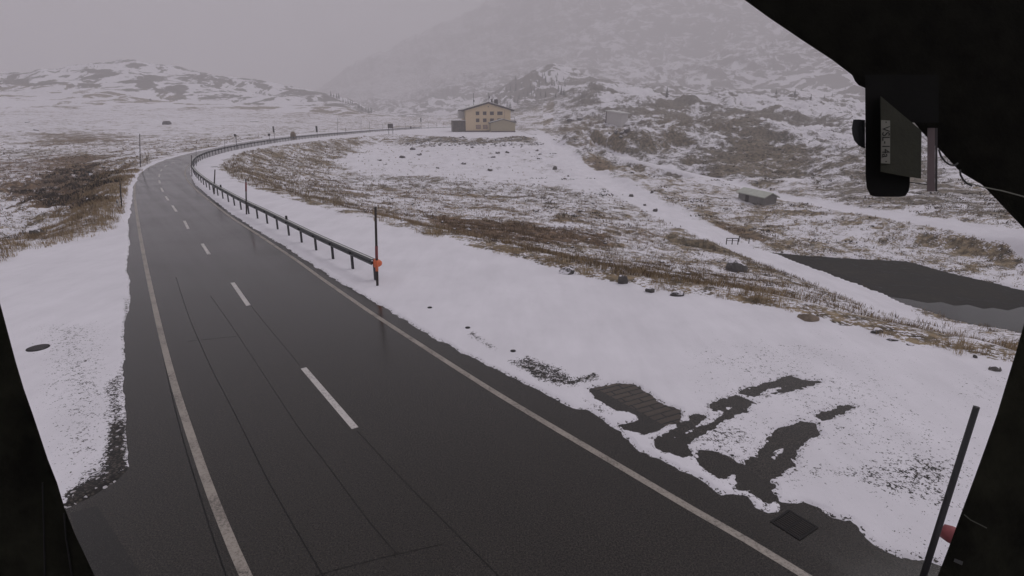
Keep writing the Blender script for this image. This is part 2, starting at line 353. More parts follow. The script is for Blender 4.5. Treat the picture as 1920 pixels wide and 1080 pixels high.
def mat_paint(name, col, wear=.5):
    m, nt, p = nm(name); t = NT(nt); vec = t.pos()
    f = t.noise(16, 7, .8, vec); g = t.noise(1.1, 4, .6, vec)
    k = t.rng(t.math('ADD', t.math('MULTIPLY', f, .75), t.math('MULTIPLY', g, .35)), .56 - .03 * wear, .68, 1, 0)
    c = t.mix(k, (.05, .042, .036), t.mix(t.noise(4, 4, .6, vec), tuple(q * .8 for q in col), tuple(min(1, q * 1.15) for q in col)))
    t.l(c, p.inputs['Base Color']); p.inputs['Roughness'].default_value = .4
    return m
def mat_rock(name='snow_capped_rock', snow=.62):
    m, nt, p = nm(name); t = NT(nt)
    g = t.n('ShaderNodeNewGeometry'); s = t.n('ShaderNodeSeparateXYZ'); t.l(g.outputs['Normal'], s.inputs[0])
    vec = g.outputs['Position']; f = t.noise(3, 7, .7, vec)
    c = t.mix(t.rng(f, .3, .7), (.028, .026, .026), (.13, .12, .11))
    k = t.rng(t.math('ADD', s.outputs[2], t.math('MULTIPLY', t.math('SUBTRACT', t.noise(5, 5, .7, vec), .5), .7)), snow, snow + .16)
    t.l(t.mix(k, c, SNOW), p.inputs['Base Color']); p.inputs['Roughness'].default_value = .85
    t.l(t.bump(f, .5, .08), p.inputs['Normal']); return m
def mat_water():
    m, nt, p = nm('still_water'); t = NT(nt); vec = t.pos()
    t.l(t.mix(t.rng(t.noise(.35, 4, .6, vec), .3, .7), (.012, .016, .013), (.022, .026, .022)), p.inputs['Base Color'])
    p.inputs['Roughness'].default_value = .07; p.inputs['IOR'].default_value = 1.33
    t.l(t.bump(t.noise(3.2, 4, .6, vec), .12, .02), p.inputs['Normal']); return m
def mat_plain(name, col, rough=.7, spec=.3):
    m, nt, p = nm(name); p.inputs['Base Color'].default_value = (*col, 1); p.inputs['Roughness'].default_value = rough
    p.inputs['Specular IOR Level'].default_value = spec; return m
M = dict(
    ground=mat_terrain(), asphalt=mat_asphalt(), lot=mat_asphalt('lot_asphalt', 1.25), pavers=mat_asphalt('pavers', 1, True), tar=mat_plain('dark_tar', (.004, .0035, .0035), .5, .2),
    edge=mat_paint('edge_paint', (.36, .32, .28), 1.4), dash=mat_paint('dash_paint', (.60, .57, .55), .2),
    rock=mat_rock(), tanrock=mat_simple('tan_rock', (.19, .15, .11), .85, 0, .4, 2, .5), scree=mat_rock('scree_rock', .72), water=mat_water(),
    steel=mat_simple('galvanised_steel', (.13, .135, .14), .5, .4, .25, 9, .05), steel_dark=mat_simple('weathered_steel', (.024, .023, .030), .6, .2),
    wood_dark=mat_simple('wet_wood', (.035, .027, .024), .8), orange=mat_simple('orange_plastic', (.75, .16, .055), .45, 0, .1), red=mat_simple('red_paint', (.22, .045, .05), .6, 0, .3),
    black=mat_simple('black_plastic', (.012, .012, .014), .5, 0, .2), straw=None,
    wall=mat_simple('ochre_render', (.70, .55, .35), .9, 0, .06, 1.5, .1), annex=mat_simple('sand_render', (.40, .345, .225), .9, 0, .06, 1.5, .1),
    trim=mat_simple('brown_trim', (.030, .022, .020), .8), glass=mat_simple('dark_glass', (.010, .007, .007), .35, 0, .2), frame=mat_simple('window_frame', (.09, .045, .035), .7),
    snow=mat_simple('roof_snow', (.66, .66, .64), .8, 0, .06, 1, .2), shutter=mat_simple('pale_shutter', (.36, .24, .19), .8), plinth=mat_simple('dark_plinth', (.10, .07, .075), .9),
    planks=mat_simple('grey_planks', (.085, .072, .052), .9, 0, .5, .8), white=mat_simple('white_render', (.52, .50, .49), .9, 0, .05, 1),
    shed=mat_simple('shed_boards', (.20, .19, .18), .9, 0, .2, 1.2), shedroof=mat_simple('shed_roof', (.50, .52, .46), .8, 0, .12, 1),
    green=mat_simple('conifer_needles', (.045, .052, .04), .9, 0, .5, 2, 0), bark=mat_simple('bark', (.06, .045, .035), .9),
    rust=mat_simple('rusty_board', (.17, .12, .07), .8), iron=mat_simple('cast_iron', (.008, .007, .008), .6, .0, .2, 12, .15, .2), capm=mat_simple('worn_cap', (.02, .018, .02), .7))

# ------------------------------------------------------------ object helpers
def tag(o, label=None, cat=None, group=None, kind=None):
    if label: o['label'] = label
    if cat: o['category'] = cat
    if group: o['group'] = group
    if kind: o['kind'] = kind
    return o
def link(name, me, mat, parent=None, smooth=False):
    o = bpy.data.objects.new(name, me); C.objects.link(o); o.parent = parent
    if mat: me.materials.append(mat)
    if smooth: me.polygons.foreach_set('use_smooth', [True] * len(me.polygons))
    return o
def thing(name, label, cat, loc=(0, 0, 0), rz=0, group=None):
    o = bpy.data.objects.new(name, None); C.objects.link(o); o.location = loc; o.rotation_euler = (0, 0, rz)
    return tag(o, label, cat, group)
def mesh_np(name, V, F):
    V = np.asarray(V, np.float32); F = np.asarray(F, np.int32); k = F.shape[1]
    me = bpy.data.meshes.new(name); me.vertices.add(len(V)); me.vertices.foreach_set('co', V.ravel())
    me.loops.add(F.size); me.loops.foreach_set('vertex_index', F.ravel())
    me.polygons.add(len(F)); me.polygons.foreach_set('loop_start', np.arange(0, F.size, k, dtype=np.int32))
    me.update(calc_edges=True); return me
class MB:
    def __init__(s): s.v = []; s.f = []
    def add(s, v, f): n = len(s.v); s.v += [tuple(q) for q in v]; s.f += [tuple(i + n for i in q) for q in f]; return s
    def box(s, c, d, rz=0, M_=None):
        cx, cy_, cz_ = c; a, b, h = d[0] / 2, d[1] / 2, d[2] / 2; cs, sn = math.cos(rz), math.sin(rz); v = []
        for X, Y, Z in ((-a, -b, -h), (a, -b, -h), (a, b, -h), (-a, b, -h), (-a, -b, h), (a, -b, h), (a, b, h), (-a, b, h)):
            v.append((cx + X * cs - Y * sn, cy_ + X * sn + Y * cs, cz_ + Z))
        if M_ is not None: v = [tuple(M_ @ Vector(q)) for q in v]
        return s.add(v, [(0, 3, 2, 1), (4, 5, 6, 7), (0, 1, 5, 4), (1, 2, 6, 5), (2, 3, 7, 6), (3, 0, 4, 7)])
    def tube(s, pts, r, n=8, cap=True):
        pts = [Vector(p) for p in pts]; rs = r if isinstance(r, (list, tuple)) else [r] * len(pts); rings = []
        for i, p in enumerate(pts):
            d = (pts[min(i + 1, len(pts) - 1)] - pts[max(i - 1, 0)]).normalized()
            u = d.orthogonal().normalized() if i == 0 else (u - d * u.dot(d)).normalized(); w = d.cross(u)
            rings.append([p + (u * math.cos(2 * math.pi * k / n) + w * math.sin(2 * math.pi * k / n)) * rs[i] for k in range(n)])
        v = [q for g in rings for q in g]; f = []
        for i in range(len(pts) - 1):
            for k in range(n): f.append((i * n + k, i * n + (k + 1) % n, (i + 1) * n + (k + 1) % n, (i + 1) * n + k))
        if cap: f.append(tuple(range(n))[::-1]); f.append(tuple((len(pts) - 1) * n + k for k in range(n)))
        return s.add(v, f)
    def prism(s, poly, fn0, fn1):                 # poly of 2-tuples; fn maps (a,b) to a point, near and far face
        n = len(poly); v = [fn0(*p) for p in poly] + [fn1(*p) for p in poly]
        tri = tessellate_polygon([[Vector((p[0], p[1], 0)) for p in poly]])
        f = [t for t in tri] + [tuple(i + n for i in t[::-1]) for t in tri]
        for i in range(n): j = (i + 1) % n; f.append((i, j, j + n, i + n))
        return s.add(v, f)
    def build(s, name, mat, parent=None, smooth=False, fix=True):
        me = bpy.data.meshes.new(name); me.from_pydata(s.v, [], s.f); me.update()
        if fix:
            b = bmesh.new(); b.from_mesh(me); bmesh.ops.recalc_face_normals(b, faces=b.faces); b.to_mesh(me); b.free()
        return link(name, me, mat, parent, smooth)
def sheet(name, poly, z, mat, parent=None):
    tri = tessellate_polygon([[Vector((p[0], p[1], 0)) for p in poly]])
    f = []
    for t in tri:
        a, b, c = (poly[i] for i in t)
        if (b[0] - a[0]) * (c[1] - a[1]) - (b[1] - a[1]) * (c[0] - a[0]) < 0: t = (t[0], t[2], t[1])
        f.append(tuple(t))
    me = bpy.data.meshes.new(name); me.from_pydata([(p[0], p[1], z) for p in poly], [], f); me.update()
    return link(name, me, mat, parent)
def smooth_line(P, step=1.0):                      # Catmull-Rom through world points
    P = np.asarray(P, float); out = []
    for i in range(len(P) - 1):
        p0, p1, p2, p3 = P[max(i - 1, 0)], P[i], P[i + 1], P[min(i + 2, len(P) - 1)]
        n = max(2, int(np.linalg.norm(p2 - p1) / step))
        for k in range(n):
            t = k / n; out.append(.5 * ((2 * p1) + (p2 - p0) * t + (2 * p0 - 5 * p1 + 4 * p2 - p3) * t * t + (-p0 + 3 * p1 - 3 * p2 + p3) * t ** 3))
    out.append(P[-1]); return np.array(out)
def offset(P, d):
    T = np.gradient(P, axis=0); T /= np.linalg.norm(T, axis=1)[:, None] + 1e-9
    return P + np.stack([-T[:, 1], T[:, 0]], 1) * d
def ribbon_v(P, w, z, wob=0):
    A, B = offset(P, w / 2), offset(P, -w / 2); n = len(P)
    V = [(a[0], a[1], z) for a in A] + [(b[0], b[1], z) for b in B]
    F = [(i + n, i + 1 + n, i + 1, i) for i in range(n - 1)]
    return V, F
def jit(P, amp, sc, s):                           # ragged outline
    P = np.asarray(P); out = []
    n = len(P)
    for i in range(n):
        a, b = P[i], P[(i + 1) % n]; k = max(1, int(np.linalg.norm(b - a) / sc))
        for j in range(k): out.append(a + (b - a) * j / k)
    return np.array(out)

# ------------------------------------------------------------ ground sheet (finer near the road, coarser far off)
half = R(49)
azs = np.concatenate([np.linspace(-math.pi, -half, 70)[:-1], np.linspace(-half, half, 900), np.linspace(half, math.pi, 70)[1:-1]])
rs = [1.0]
while rs[-1] < 3300:
    r = rs[-1]
    rs.append(r + (0.45 if r < 6 else min(.0078 * r, max(.035, r * r / 3300)) if r < 26 else .0078 * r))
rs = np.array(rs); NA, NR = len(azs), len(rs)
AZ, RR = np.meshgrid(azs, rs); X = (RR * np.sin(AZ)).ravel(); Y = (RR * np.cos(AZ)).ravel()
Z = H(X, Y)
rr = np.hypot(X, Y); aa = np.arctan2(X, Y)
nr = np.where((rr < 420) & (np.abs(aa) < R(100)) | (rr < 60))[0]
xn, yn = X[nr], Y[nr]
sr = sdf(xn, yn, road_poly)
rag = (fbm(xn, yn, .5, 4, 31, .6) - .5)
leftside = np.where(dline(xn, yn, fl(ROAD_L[3:])) < dline(xn, yn, fl(ROAD_R[4:])), 1., 0.)
s1 = sr + rag * (.30 - .20 * leftside) + (fbm(xn, yn, 2.6, 2, 33) - .5) * .3 * leftside * sstep(14, 22, rr[nr])
# melted patches on the lot
near2 = np.where(rr[nr] < 32)[0]
sp_ = np.full(xn.shape, -9.)
xp, yp = xn[near2], yn[near2]; q = np.full(xp.shape, -9.)
for p in patch_polys: q = np.maximum(q, sdf(xp, yp, p))
for p in hole_polys: q = np.minimum(q, -sdf(xp, yp, p))
q = q + (fbm(xp, yp, .28, 3, 77, .6) - .5) * .20 + (fbm(xp, yp, .09, 2, 78) - .5) * .10 + .055
sp_[near2] = q
s2 = np.maximum(s1, sp_)
snow_z = .045 + (fbm(xn, yn, 1.5, 4, 51) - .5) * .02
zz = np.clip(-s2 * .35, -.10, 1) ; zz = np.minimum(zz, snow_z)
isflat = sdf(xn, yn, flat_poly) > -.3
Z[nr] = np.where(isflat | (s2 > -.4), zz, Z[nr] + snow_z)

# cover / tone / gravel
cover = np.full(X.shape, .42); tone = np.full(X.shape, .45); grav = np.zeros(X.shape)
LR = np.log(np.maximum(rr, 1))
wob = (fbm(X, Y, 9, 4, 90) - .5) * .10 * np.clip(rr / 60, .3, 1)
cover[rr > 1150] = .44 + .20 * sstep(R(2), R(-8), aa[rr > 1150])
_m = (aa > R(3)) & (rr > 90) | (rr > 560); _p = sstep(90, 160, rr[_m])
cover[_m] += _p * ((fbm(X[_m], Y[_m], 34, 5, 140, .6) - .5) * 1.9 + (fbm(X[_m], Y[_m], 11, 4, 150, .6, True) - .6) * 1.2); tone[_m] += (fbm(X[_m], Y[_m], 50, 3, 160) - .5) * .5
_m = (aa <= R(3)) & (rr > 70) & (rr <= 560); cover[_m] += (fbm(X[_m], Y[_m], 16, 5, 170, .6) - .5) * .9
_cb = cover - .45
def zone(pix, cv, tn=None, soft=.05, zs=None, mul=1.):
    """soft-edged patch of vegetation or snow, traced on the ground"""
    P = [hit(*p) for p in pix]; poly = np.array([(math.atan2(p[0], p[1]), math.log(math.hypot(p[0], p[1]))) for p in P])
    lo, hi = poly.min(0) - soft * 2 - .05, poly.max(0) + soft * 2 + .05
    m = np.where((aa > lo[0]) & (aa < hi[0]) & (LR > lo[1]) & (LR < hi[1]))[0]
    s = sdf(aa[m], LR[m], poly) + wob[m] * mul
    k = sstep(-soft, soft, s)
    cover[m] = cover[m] * (1 - k) + np.clip(cv + _cb[m] * (.35 if cv > .2 else 0), 0, 1) * k
    if tn is not None: tone[m] = tone[m] * (1 - k) + tn * k
hz = rr > 560
cover[hz] = .47; tone[hz] = .08
cover[(aa > R(4)) & (rr > 130)] = .42; tone[(aa > R(4)) & (rr > 130)] = .14
zone([(-300, 165), (0, 170), (400, 192), (700, 213), (860, 226), (860, 234), (560, 243), (380, 266), (280, 290), (0, 300), (-300, 300)], .40, .62)
zone([(-100, 215), (300, 200), (560, 235), (330, 262), (120, 240), (-100, 250)], .30, .5)
zone([(80, 250), (210, 250), (215, 272), (90, 274)], .72, .75)
zone([(-100, 275), (140, 285), (240, 290), (225, 330), (0, 315), (-100, 310)], .5, .3)
zone([(0, 305), (120, 290), (170, 300), (225, 320), (222, 360), (170, 405), (60, 395), (0, 370), (-120, 350), (-120, 310)], .60, .92, .03)
zone([(105, 300), (165, 292), (172, 380), (120, 385)], .95, .9, .015)
zone([(172, 325), (226, 322), (222, 350), (180, 352)], .9, .9, .015)
zone([(10, 345), (100, 350), (215, 372), (180, 392), (60, 385)], .85, .95, .015)
zone([(-100, 395), (60, 402), (170, 410), (130, 430), (-100, 450)], .3, .4)
zone([(-80, 470), (60, 435), (150, 405), (205, 380), (222, 345), (218, 395), (200, 428), (150, 444), (60, 464), (-80, 500)], .62, .62, .02)
zone([(405, 312), (430, 292), (510, 274), (620, 260), (684, 255), (690, 265), (640, 300), (622, 335), (700, 350), (700, 400), (560, 376), (480, 352), (420, 328)], .50, .48, .012, mul=.2)
zone([(690, 266), (760, 260), (780, 272), (990, 276), (1040, 300), (1150, 370), (1000, 350), (860, 328), (640, 322), (650, 295)], .13, .3, .03)
zone([(640, 330), (780, 330), (900, 340), (1100, 362), (1170, 400), (1000, 390), (820, 355), (640, 350)], .48, .25, .03)
zone([(600, 372), (640, 345), (840, 356), (1000, 385), (1180, 410), (1270, 450), (1200, 470), (1000, 460), (840, 430), (700, 410)], .52, .66, .03)
zone([(830, 412), (960, 415), (1130, 440), (1120, 456), (960, 448), (840, 432)], .80, .95, .02)
zone([(760, 425), (840, 432), (1000, 465), (1200, 480), (1400, 490), (1480, 530), (1640, 600), (1900, 670), (1640, 628), (1420, 572), (1200, 541), (1000, 492), (880, 462)], .52, .6, .03)
zone([(1450, 520), (1560, 560), (1700, 600), (1640, 612), (1500, 570)], .34, .5, .03)
zone([(1250, 440), (1400, 455), (1480, 500), (1560, 545), (1440, 510), (1360, 480), (1240, 460)], .7, .4, .02)
zone([(1066, 284), (1200, 308), (1400, 358), (1640, 405), (1920, 448), (1920, 530), (1700, 480), (1470, 468), (1360, 425), (1280, 385), (1140, 320)], .50, .5, .02)
zone([(1080, 290), (1150, 300), (1140, 320)], .8, .75, .02)
zone([(1330, 420), (1420, 440), (1440, 460), (1360, 432)], .8, .8, .02)
zone([(1285, 305), (1360, 270), (1440, 258), (1500, 285), (1480, 325), (1430, 345), (1340, 330)], .86, .22, .02)
zone([(1380, 262), (1430, 262), (1490, 290), (1470, 330), (1360, 328)], .84, .3, .02)
zone([(1500, 350), (1540, 300), (1640, 280), (1760, 300), (1900, 380), (1920, 420), (1700, 395), (1560, 378)], .66, .22, .03)
zone([(1180, 205), (1260, 190), (1300, 215), (1480, 200), (1440, 225), (1300, 250), (1230, 245)], .66, .25, .03)
zone([(1170, 262), (1260, 250), (1300, 255), (1250, 285), (1190, 280)], .45, .3, .03)
zone([(990, 248), (1090, 220), (1130, 240), (1180, 290), (1080, 268)], .45, .4, .03)
zone([(940, 215), (950, 150), (1050, 128), (1060, 180), (980, 210)], .62, .15, .03)
zone([(780, 258.5), (990, 260), (1010, 270), (880, 272), (790, 268)], .68, .3, .008, mul=.1)
# snow paths, the lot and the verges are swept or untouched snow
for pts, w in ((trail, 1.25), (path_line, 2.3)):
    m = np.where(rr < 420)[0]; dd = dline(X[m], Y[m], pts) + (fbm(X[m], Y[m], 3, 3, 12) - .5) * w * .5
    k = sstep(w * 1.5, w * .9, dd) * sstep(34, 44, rr[m]); cover[m] *= 1 - k
zone([(1000, 246), (1060, 285), (1180, 345), (1330, 420), (1250, 408), (1120, 350), (1040, 305), (985, 255)], .04, .3, .02, mul=.2)
fm = sdf(xn, yn, flat_poly) + (fbm(xn, yn, 1.3, 4, 14) - .5) * 1.2 * np.clip(rr[nr] / 25, .5, 1.4)
kk = sstep(-.25, .25, fm); cover[nr] *= 1 - kk
# gravel and asphalt showing through thin snow
def gz(pix, v, soft=.6):
    P = fl(pix); m = np.where((rr < 45))[0]; s = sdf(X[m], Y[m], P); grav[m] = np.maximum(grav[m], v * sstep(-soft, soft, s))
grav[nr] = np.where(fm > 0, sstep(70, 15, rr[nr]) * np.clip(fbm(xn, yn, 3.0, 4, 55, .6) * .62 - .10, 0, .30) * np.maximum(sstep(R(14), R(22), aa[nr]) * sstep(26, 18, rr[nr]), .25), 0)
gz([(868, 628), (890, 622), (935, 655), (925, 662)], .50, .25); gz([(945, 680), (990, 668), (1050, 690), (1080, 712), (1120, 712), (1080, 730), (1040, 728), (1000, 708)], .60, .35)
gz([(960, 682), (1010, 690), (1040, 712), (1010, 716)], .72, .2); gz([(1080, 742), (1130, 765), (1160, 785), (1120, 775)], .55, .25)
gz([(1060, 715), (1120, 700), (1125, 714), (1070, 726)], .66, .2)
gz([(1270, 805), (1400, 790), (1440, 830), (1390, 860), (1300, 845)], .42, .5); gz([(1530, 770), (1620, 760), (1600, 780), (1550, 795)], .5, .3); gz([(1390, 745), (1470, 735), (1440, 750)], .5, .2)
gz([(1430, 860), (1560, 870), (1700, 840), (1840, 880), (1790, 980), (1640, 930), (1560, 900), (1470, 920)], .46, .8); gz([(1700, 860), (1790, 860), (1790, 960), (1720, 930)], .56, .7)
gz([(60, 610), (200, 600), (230, 700), (235, 880), (120, 955), (80, 860)], .36, 1.0); gz([(190, 730), (236, 680), (240, 880), (120, 960), (130, 915), (200, 850)], .60, .4)
gz([(205, 800), (237, 780), (242, 880), (118, 962), (125, 925), (190, 890)], .9, .22); gz([(190, 905), (246, 872), (240, 800), (250, 880), (220, 915), (175, 945), (116, 972), (116, 950)], 1., .12)
gz([(231, 560), (244, 560), (240, 680), (230, 680)], .55, .15)
grav[nr] = np.where((s2 > -.07) & (rr[nr] < 45), np.maximum(grav[nr], .40), grav[nr])
idx = np.arange(NR * NA).reshape(NR, NA)
a = idx[:-1, :]; b = idx[1:, :]; a2 = np.roll(a, -1, 1); b2 = np.roll(b, -1, 1)
F = np.stack([a, a2, b2, b], -1).reshape(-1, 4)[:, ::-1]
me = mesh_np('snowy_ground', np.stack([X, Y, Z], 1), F)
hillm = np.maximum(sstep(480, 640, rr) * (1 - (.74 + .16 * sstep(R(2), R(-6), aa)) * sstep(1000, 1300, rr)), .55 * sstep(130, 300, rr) * sstep(R(3), R(7), aa))
for nme, arr in (('cover', cover), ('tone', tone), ('gravel', grav), ('hill', hillm)):
    at = me.attributes.new(nme, 'FLOAT', 'POINT'); at.data.foreach_set('value', np.clip(arr, 0, 1).astype(np.float32))
ground = tag(link('snowy_ground', me, M['ground'], smooth=True), kind='structure')
GX, GY, GZ = X, Y, Z

# ------------------------------------------------------------ road, markings, lot, water
Lw = fl(ROAD_L); Rw = fl(ROAD_R)
Lo = np.array([flat(a, b)[:2] for a, b in [(-500, 1004 - 40), (0, 960), (108, 948), (160, 921), (200, 897), (222, 870), (214, 700), (224, 620), (232, 560), (231, 480)]] + [tuple(q) for q in offset(Lw, .25)[11:]])
Ro = offset(Rw, -.5)
Ro = np.array([flat(a, b)[:2] for a, b in [(2300, 1300), (1900, 1080), (1760, 1010), (1660, 985), (1600, 950), (1540, 925), (1440, 905), (1380, 868), (1250, 800), (1130, 735), (1010, 690), (900, 640), (780, 575)]] + [tuple(q) for q in offset(Rw, -.45)[28:]])
behind = [(-14, -6), (16, -12)]
road_out = [tuple(q) for q in Ro[::-1]] + [behind[1], behind[0]] + [tuple(q) for q in Lo]
road = tag(sheet('road', road_out, 0, M['asphalt']), kind='structure')
lot = tag(sheet('parking_area', [flat(*p)[:2] for p in [(1080, 700), (1500, 680), (1640, 740), (1700, 900), (1500, 960), (1380, 930), (1150, 800)]], -.008, M['lot']), kind='structure')
pv = tag(sheet('paved_patch', [flat(*p)[:2] for p in [(1085, 735), (1155, 708), (1200, 712), (1300, 770), (1285, 786), (1205, 822), (1150, 800)]], -.004, M['pavers']), kind='structure')
water = tag(sheet('pond_water', [tuple(q) for q in fl([(1420, 470), (1560, 474), (1700, 478), (1800, 500), (2350, 600), (2350, 800), (1920, 660), (1660, 566), (1540, 520)], WZ)], WZ, M['water']), kind='structure')
bandm, _nt, _p = nm('mottled_dark'); t = NT(_nt); _v = t.pos(); _f = t.math('ADD', t.math('MULTIPLY', t.noise(.35, 4, .6, _v, 1.), .5), t.math('MULTIPLY', t.noise(2.2, 7, .75, _v, .5), .5))
t.l(t.mix(t.rng(_f, .42, .62), (.008, .0075, .006), (.055, .051, .044)), _p.inputs['Base Color']); t.l(t.rng(_f, .38, .60, .45, .95), _p.inputs['Roughness']); _p.inputs['Specular IOR Level'].default_value = .06
t.l(t.bump(t.noise(1.5, 6, .7, _v), .6, .12), _p.inputs['Normal'])
pband = tag(sheet('pond_dark_band', [tuple(q) for q in fl([(1420, 470), (1560, 474), (1700, 478), (1800, 500), (2350, 600), (2350, 665), (2100, 612), (1960, 574), (1935, 578), (1915, 575), (1890, 582), (1862, 577), (1845, 579), (1815, 571), (1790, 573), (1765, 566), (1740, 568), (1700, 560), (1680, 558), (1640, 552), (1560, 522)], WZ)], WZ + .01, bandm), kind='structure')  # mottled dark sheet laid over the far part of the pond
cw = tag(sheet('creek_water', [tuple(q) for q in fl([(1225, 450), (1300, 455), (1390, 485), (1340, 486), (1250, 470)], CZ)], CZ, M['water']), kind='structure')
LINE_L = [(520, 1200), (461, 1080), (420, 985), (385, 895), (348, 787), (325, 714), (305, 638), (285, 552), (268, 470), (257, 405), (252, 362), (255, 338), (266, 322), (286, 311), (312, 301), (345, 291.5)]
LINE_R = [(1680, 1180), (1510, 1080), (1400, 1013), (1300, 956), (1200, 897), (1100, 838), (1000, 779), (900, 718), (800, 654), (700, 589), (640, 548), (600, 520), (560, 491), (520, 464), (470, 431), (430, 405), (390, 374), (367, 355), (351, 337), (347, 324), (351, 313), (360, 305)]
for nme, ln in (('edge_line', LINE_L), ('edge_line', LINE_R)):
    V, Fq = ribbon_v(smooth_line(fl(ln), .6), .17, .004); me = bpy.data.meshes.new(nme); me.from_pydata(V, [], Fq); me.update()
    tag(link(nme, me, M['edge']), kind='structure')
D = [((569, 690), (666, 803)), ((436, 530), (466, 573)), ((379, 457), (392, 477)), ((345.5, 414), (353, 429)), ((323, 385), (331, 397)), ((310.5, 368), (316, 376)), ((302, 352), (306, 360)),
     ((298.5, 338), (300, 344)), ((299, 327), (298.5, 332)), ((304, 317.5), (301, 321)), ((313, 310), (308, 313)), ((327, 304), (320, 306.5))]
mb = MB()
for (a0, b0) in D:
    P = smooth_line(fl([a0, b0]), .5); V, Fq = ribbon_v(P, .16, .004); mb.add(V, Fq)
tag(mb.build('centre_line', M['dash'], fix=False), kind='structure')
mb = MB()
for ln, w in (([(330, 520), (352, 588), (378, 650), (400, 698), (440, 775), (480, 856), (502, 900), (550, 985), (606, 1080), (680, 1200)], .020), ([(395, 555), (435, 612), (480, 680), (521, 743), (565, 809), (606, 862), (634, 900), (690, 975), (745, 1040)], .014),
              ([(440, 530), (480, 585), (521, 635), (561, 683)], .012), ([(670, 808), (732, 875), (790, 935), (860, 1005), (935, 1080)], .014), ([(282, 560), (300, 640), (322, 740), (345, 830), (372, 920), (400, 1010), (424, 1080)], .024), ([(590, 1080), (700, 1050), (830, 1020)], .012), ([(352, 640), (400, 635), (452, 630)], .012)):
    V, Fq = ribbon_v(smooth_line(fl(ln), .4), w, .003); mb.add(V, Fq)
tag(mb.build('road_joint', M['tar'], fix=False), kind='structure')
tag(sheet('asphalt_patch', [flat(*p)[:2] for p in [(132, 962), (182, 948), (285, 1110), (170, 1120)]], .003, mat_asphalt('fresh_asphalt', .45)), kind='structure')

# ------------------------------------------------------------ guardrails
def profile_rail(P, z0, name, mat, parent, h=.31):
    prof = [(0.0, -.16), (.03, -.14), (.085, -.105), (.085, -.06), (.015, -.02), (.015, .02), (.085, .06), (.085, .105), (.03, .14), (-.03, .165), (-.09, .165), (-.09, .12)]
    T = np.gradient(P, axis=0); T /= np.linalg.norm(T, axis=1)[:, None]; N = np.stack([T[:, 1], -T[:, 0]], 1)
    V, Fq = [], []; k = len(prof)
    for p, n in zip(P, N):
        for d, zz_ in prof: V.append((p[0] - n[0] * d, p[1] - n[1] * d, z0 + zz_))
    for i in range(len(P) - 1):
        for j in range(k - 1): Fq.append((i * k + j, i * k + j + 1, (i + 1) * k + j + 1, (i + 1) * k + j))
    m0 = MB(); m0.add(V, Fq); o = m0.build(name, mat, parent, fix=False)
    return o
def resample(P, step):
    s = np.concatenate([[0], np.cumsum(np.linalg.norm(np.diff(P, axis=0), axis=1))]); t = np.arange(0, s[-1], step)
    return np.stack([np.interp(t, s, P[:, 0]), np.interp(t, s, P[:, 1])], 1), t
def end_cap(parent, at, dirv, z):
    m0 = MB(); n = 10; d = Vector((dirv[0], dirv[1], 0)).normalized(); s = Vector((-d.y, d.x, 0)); o = Vector((at[0], at[1], z))
    prof = [(.0, .20), (.10, .19), (.22, .15), (.30, .09), (.33, .0)]
    m0.tube([o + d * a for a, _ in prof], [max(b, .01) for _, b in prof], 14)
    return m0.build('end_cap', M['orange'], parent, smooth=True)
railP = smooth_line(fl(RAIL), 1.0)
gr = thing('guardrail', 'long steel guardrail with orange end cap following the bend beside the road', 'guardrail', (0, 0, 0))
Pr, _ = resample(railP, 1.2); profile_rail(Pr, .84, 'rail', M['steel'], gr)
Pc = offset(Pr[:70], .03); V, Fq = ribbon_v(Pc, .07, 1.012); V2 = [(a_, b_, c_ - .018) for a_, b_, c_ in V]; n_ = len(Pc)
q_ = MB(); q_.add(V + V2, Fq + [(i, i + 1, i + 1 + 2 * n_, i + 2 * n_) for i in range(n_ - 1)] + [(i + n_, i + n_ + 1, i + 1 + 3 * n_, i + 3 * n_) for i in range(n_ - 1)]); q_.build('top_strip', M['snow'], gr)  # pale ribbon along the top edge of the near rail
Pp, tp = resample(railP, 2.42)
far_posts = MB(); proto = None
for i, p in enumerate(Pp):
    T = Pp[min(i + 1, len(Pp) - 1)] - Pp[max(i - 1, 0)]; ang = math.atan2(T[1], T[0])
    if i < 99:
        if proto is None:
            q_ = MB(); q_.box((0, 0, .44), (.15, .012, 1.06)); q_.box((-.07, .04, .44), (.012, .07, 1.06)); q_.box((.07, .04, .44), (.012, .07, 1.06)); q_.box((0, -.06, .84), (.09, .10, .12))
            proto = q_.build('post', M['steel_dark'], gr); o = proto
        else: o = proto.copy(); C.objects.link(o); o.parent = gr
        o.location = (p[0], p[1], 0); o.rotation_euler = (0, 0, ang + math.pi)
    else: far_posts.box((p[0], p[1], .42), (.14, .08, 1.0), ang)
tag(far_posts.build('far_posts', M['steel_dark'], gr), kind='stuff')
d0 = railP[0] - railP[2]; end_cap(gr, railP[0] + np.array([.05, 0]), (1, -.1), .82)
for k in (5, 13):       # small reflectors clipped on the rail
    mr = MB(); mr.box((Pp[k][0], Pp[k][1], 1.12), (.12, .05, .24)); mr.build('reflector', M['black'], gr)
# second guardrail, ends behind the snow pole in the lower right
g2 = thing('guardrail', 'black and red end of a second guardrail in the lower right corner', 'guardrail')
e0 = np.array(flat(1795, 1008, .62)[:2]); P2 = np.array([e0 + np.array([.55, -.75]) * t for t in np.linspace(0, 5, 6)])
profile_rail(P2, .62, 'rail', M['black'], g2); mm = MB()
dv = Vector((-.6, .8, 0)); o3 = Vector((e0[0], e0[1], .62))
mm.tube([o3, o3 + dv * .10, o3 + dv * .2], [.14, .135, .11], 14); mm.build('end_cap', M['red'], g2, True)
mm = MB(); mm.box((e0[0] + .3, e0[1] - .42, .3), (.1, .1, .7)); mm.build('post', M['steel_dark'], g2)

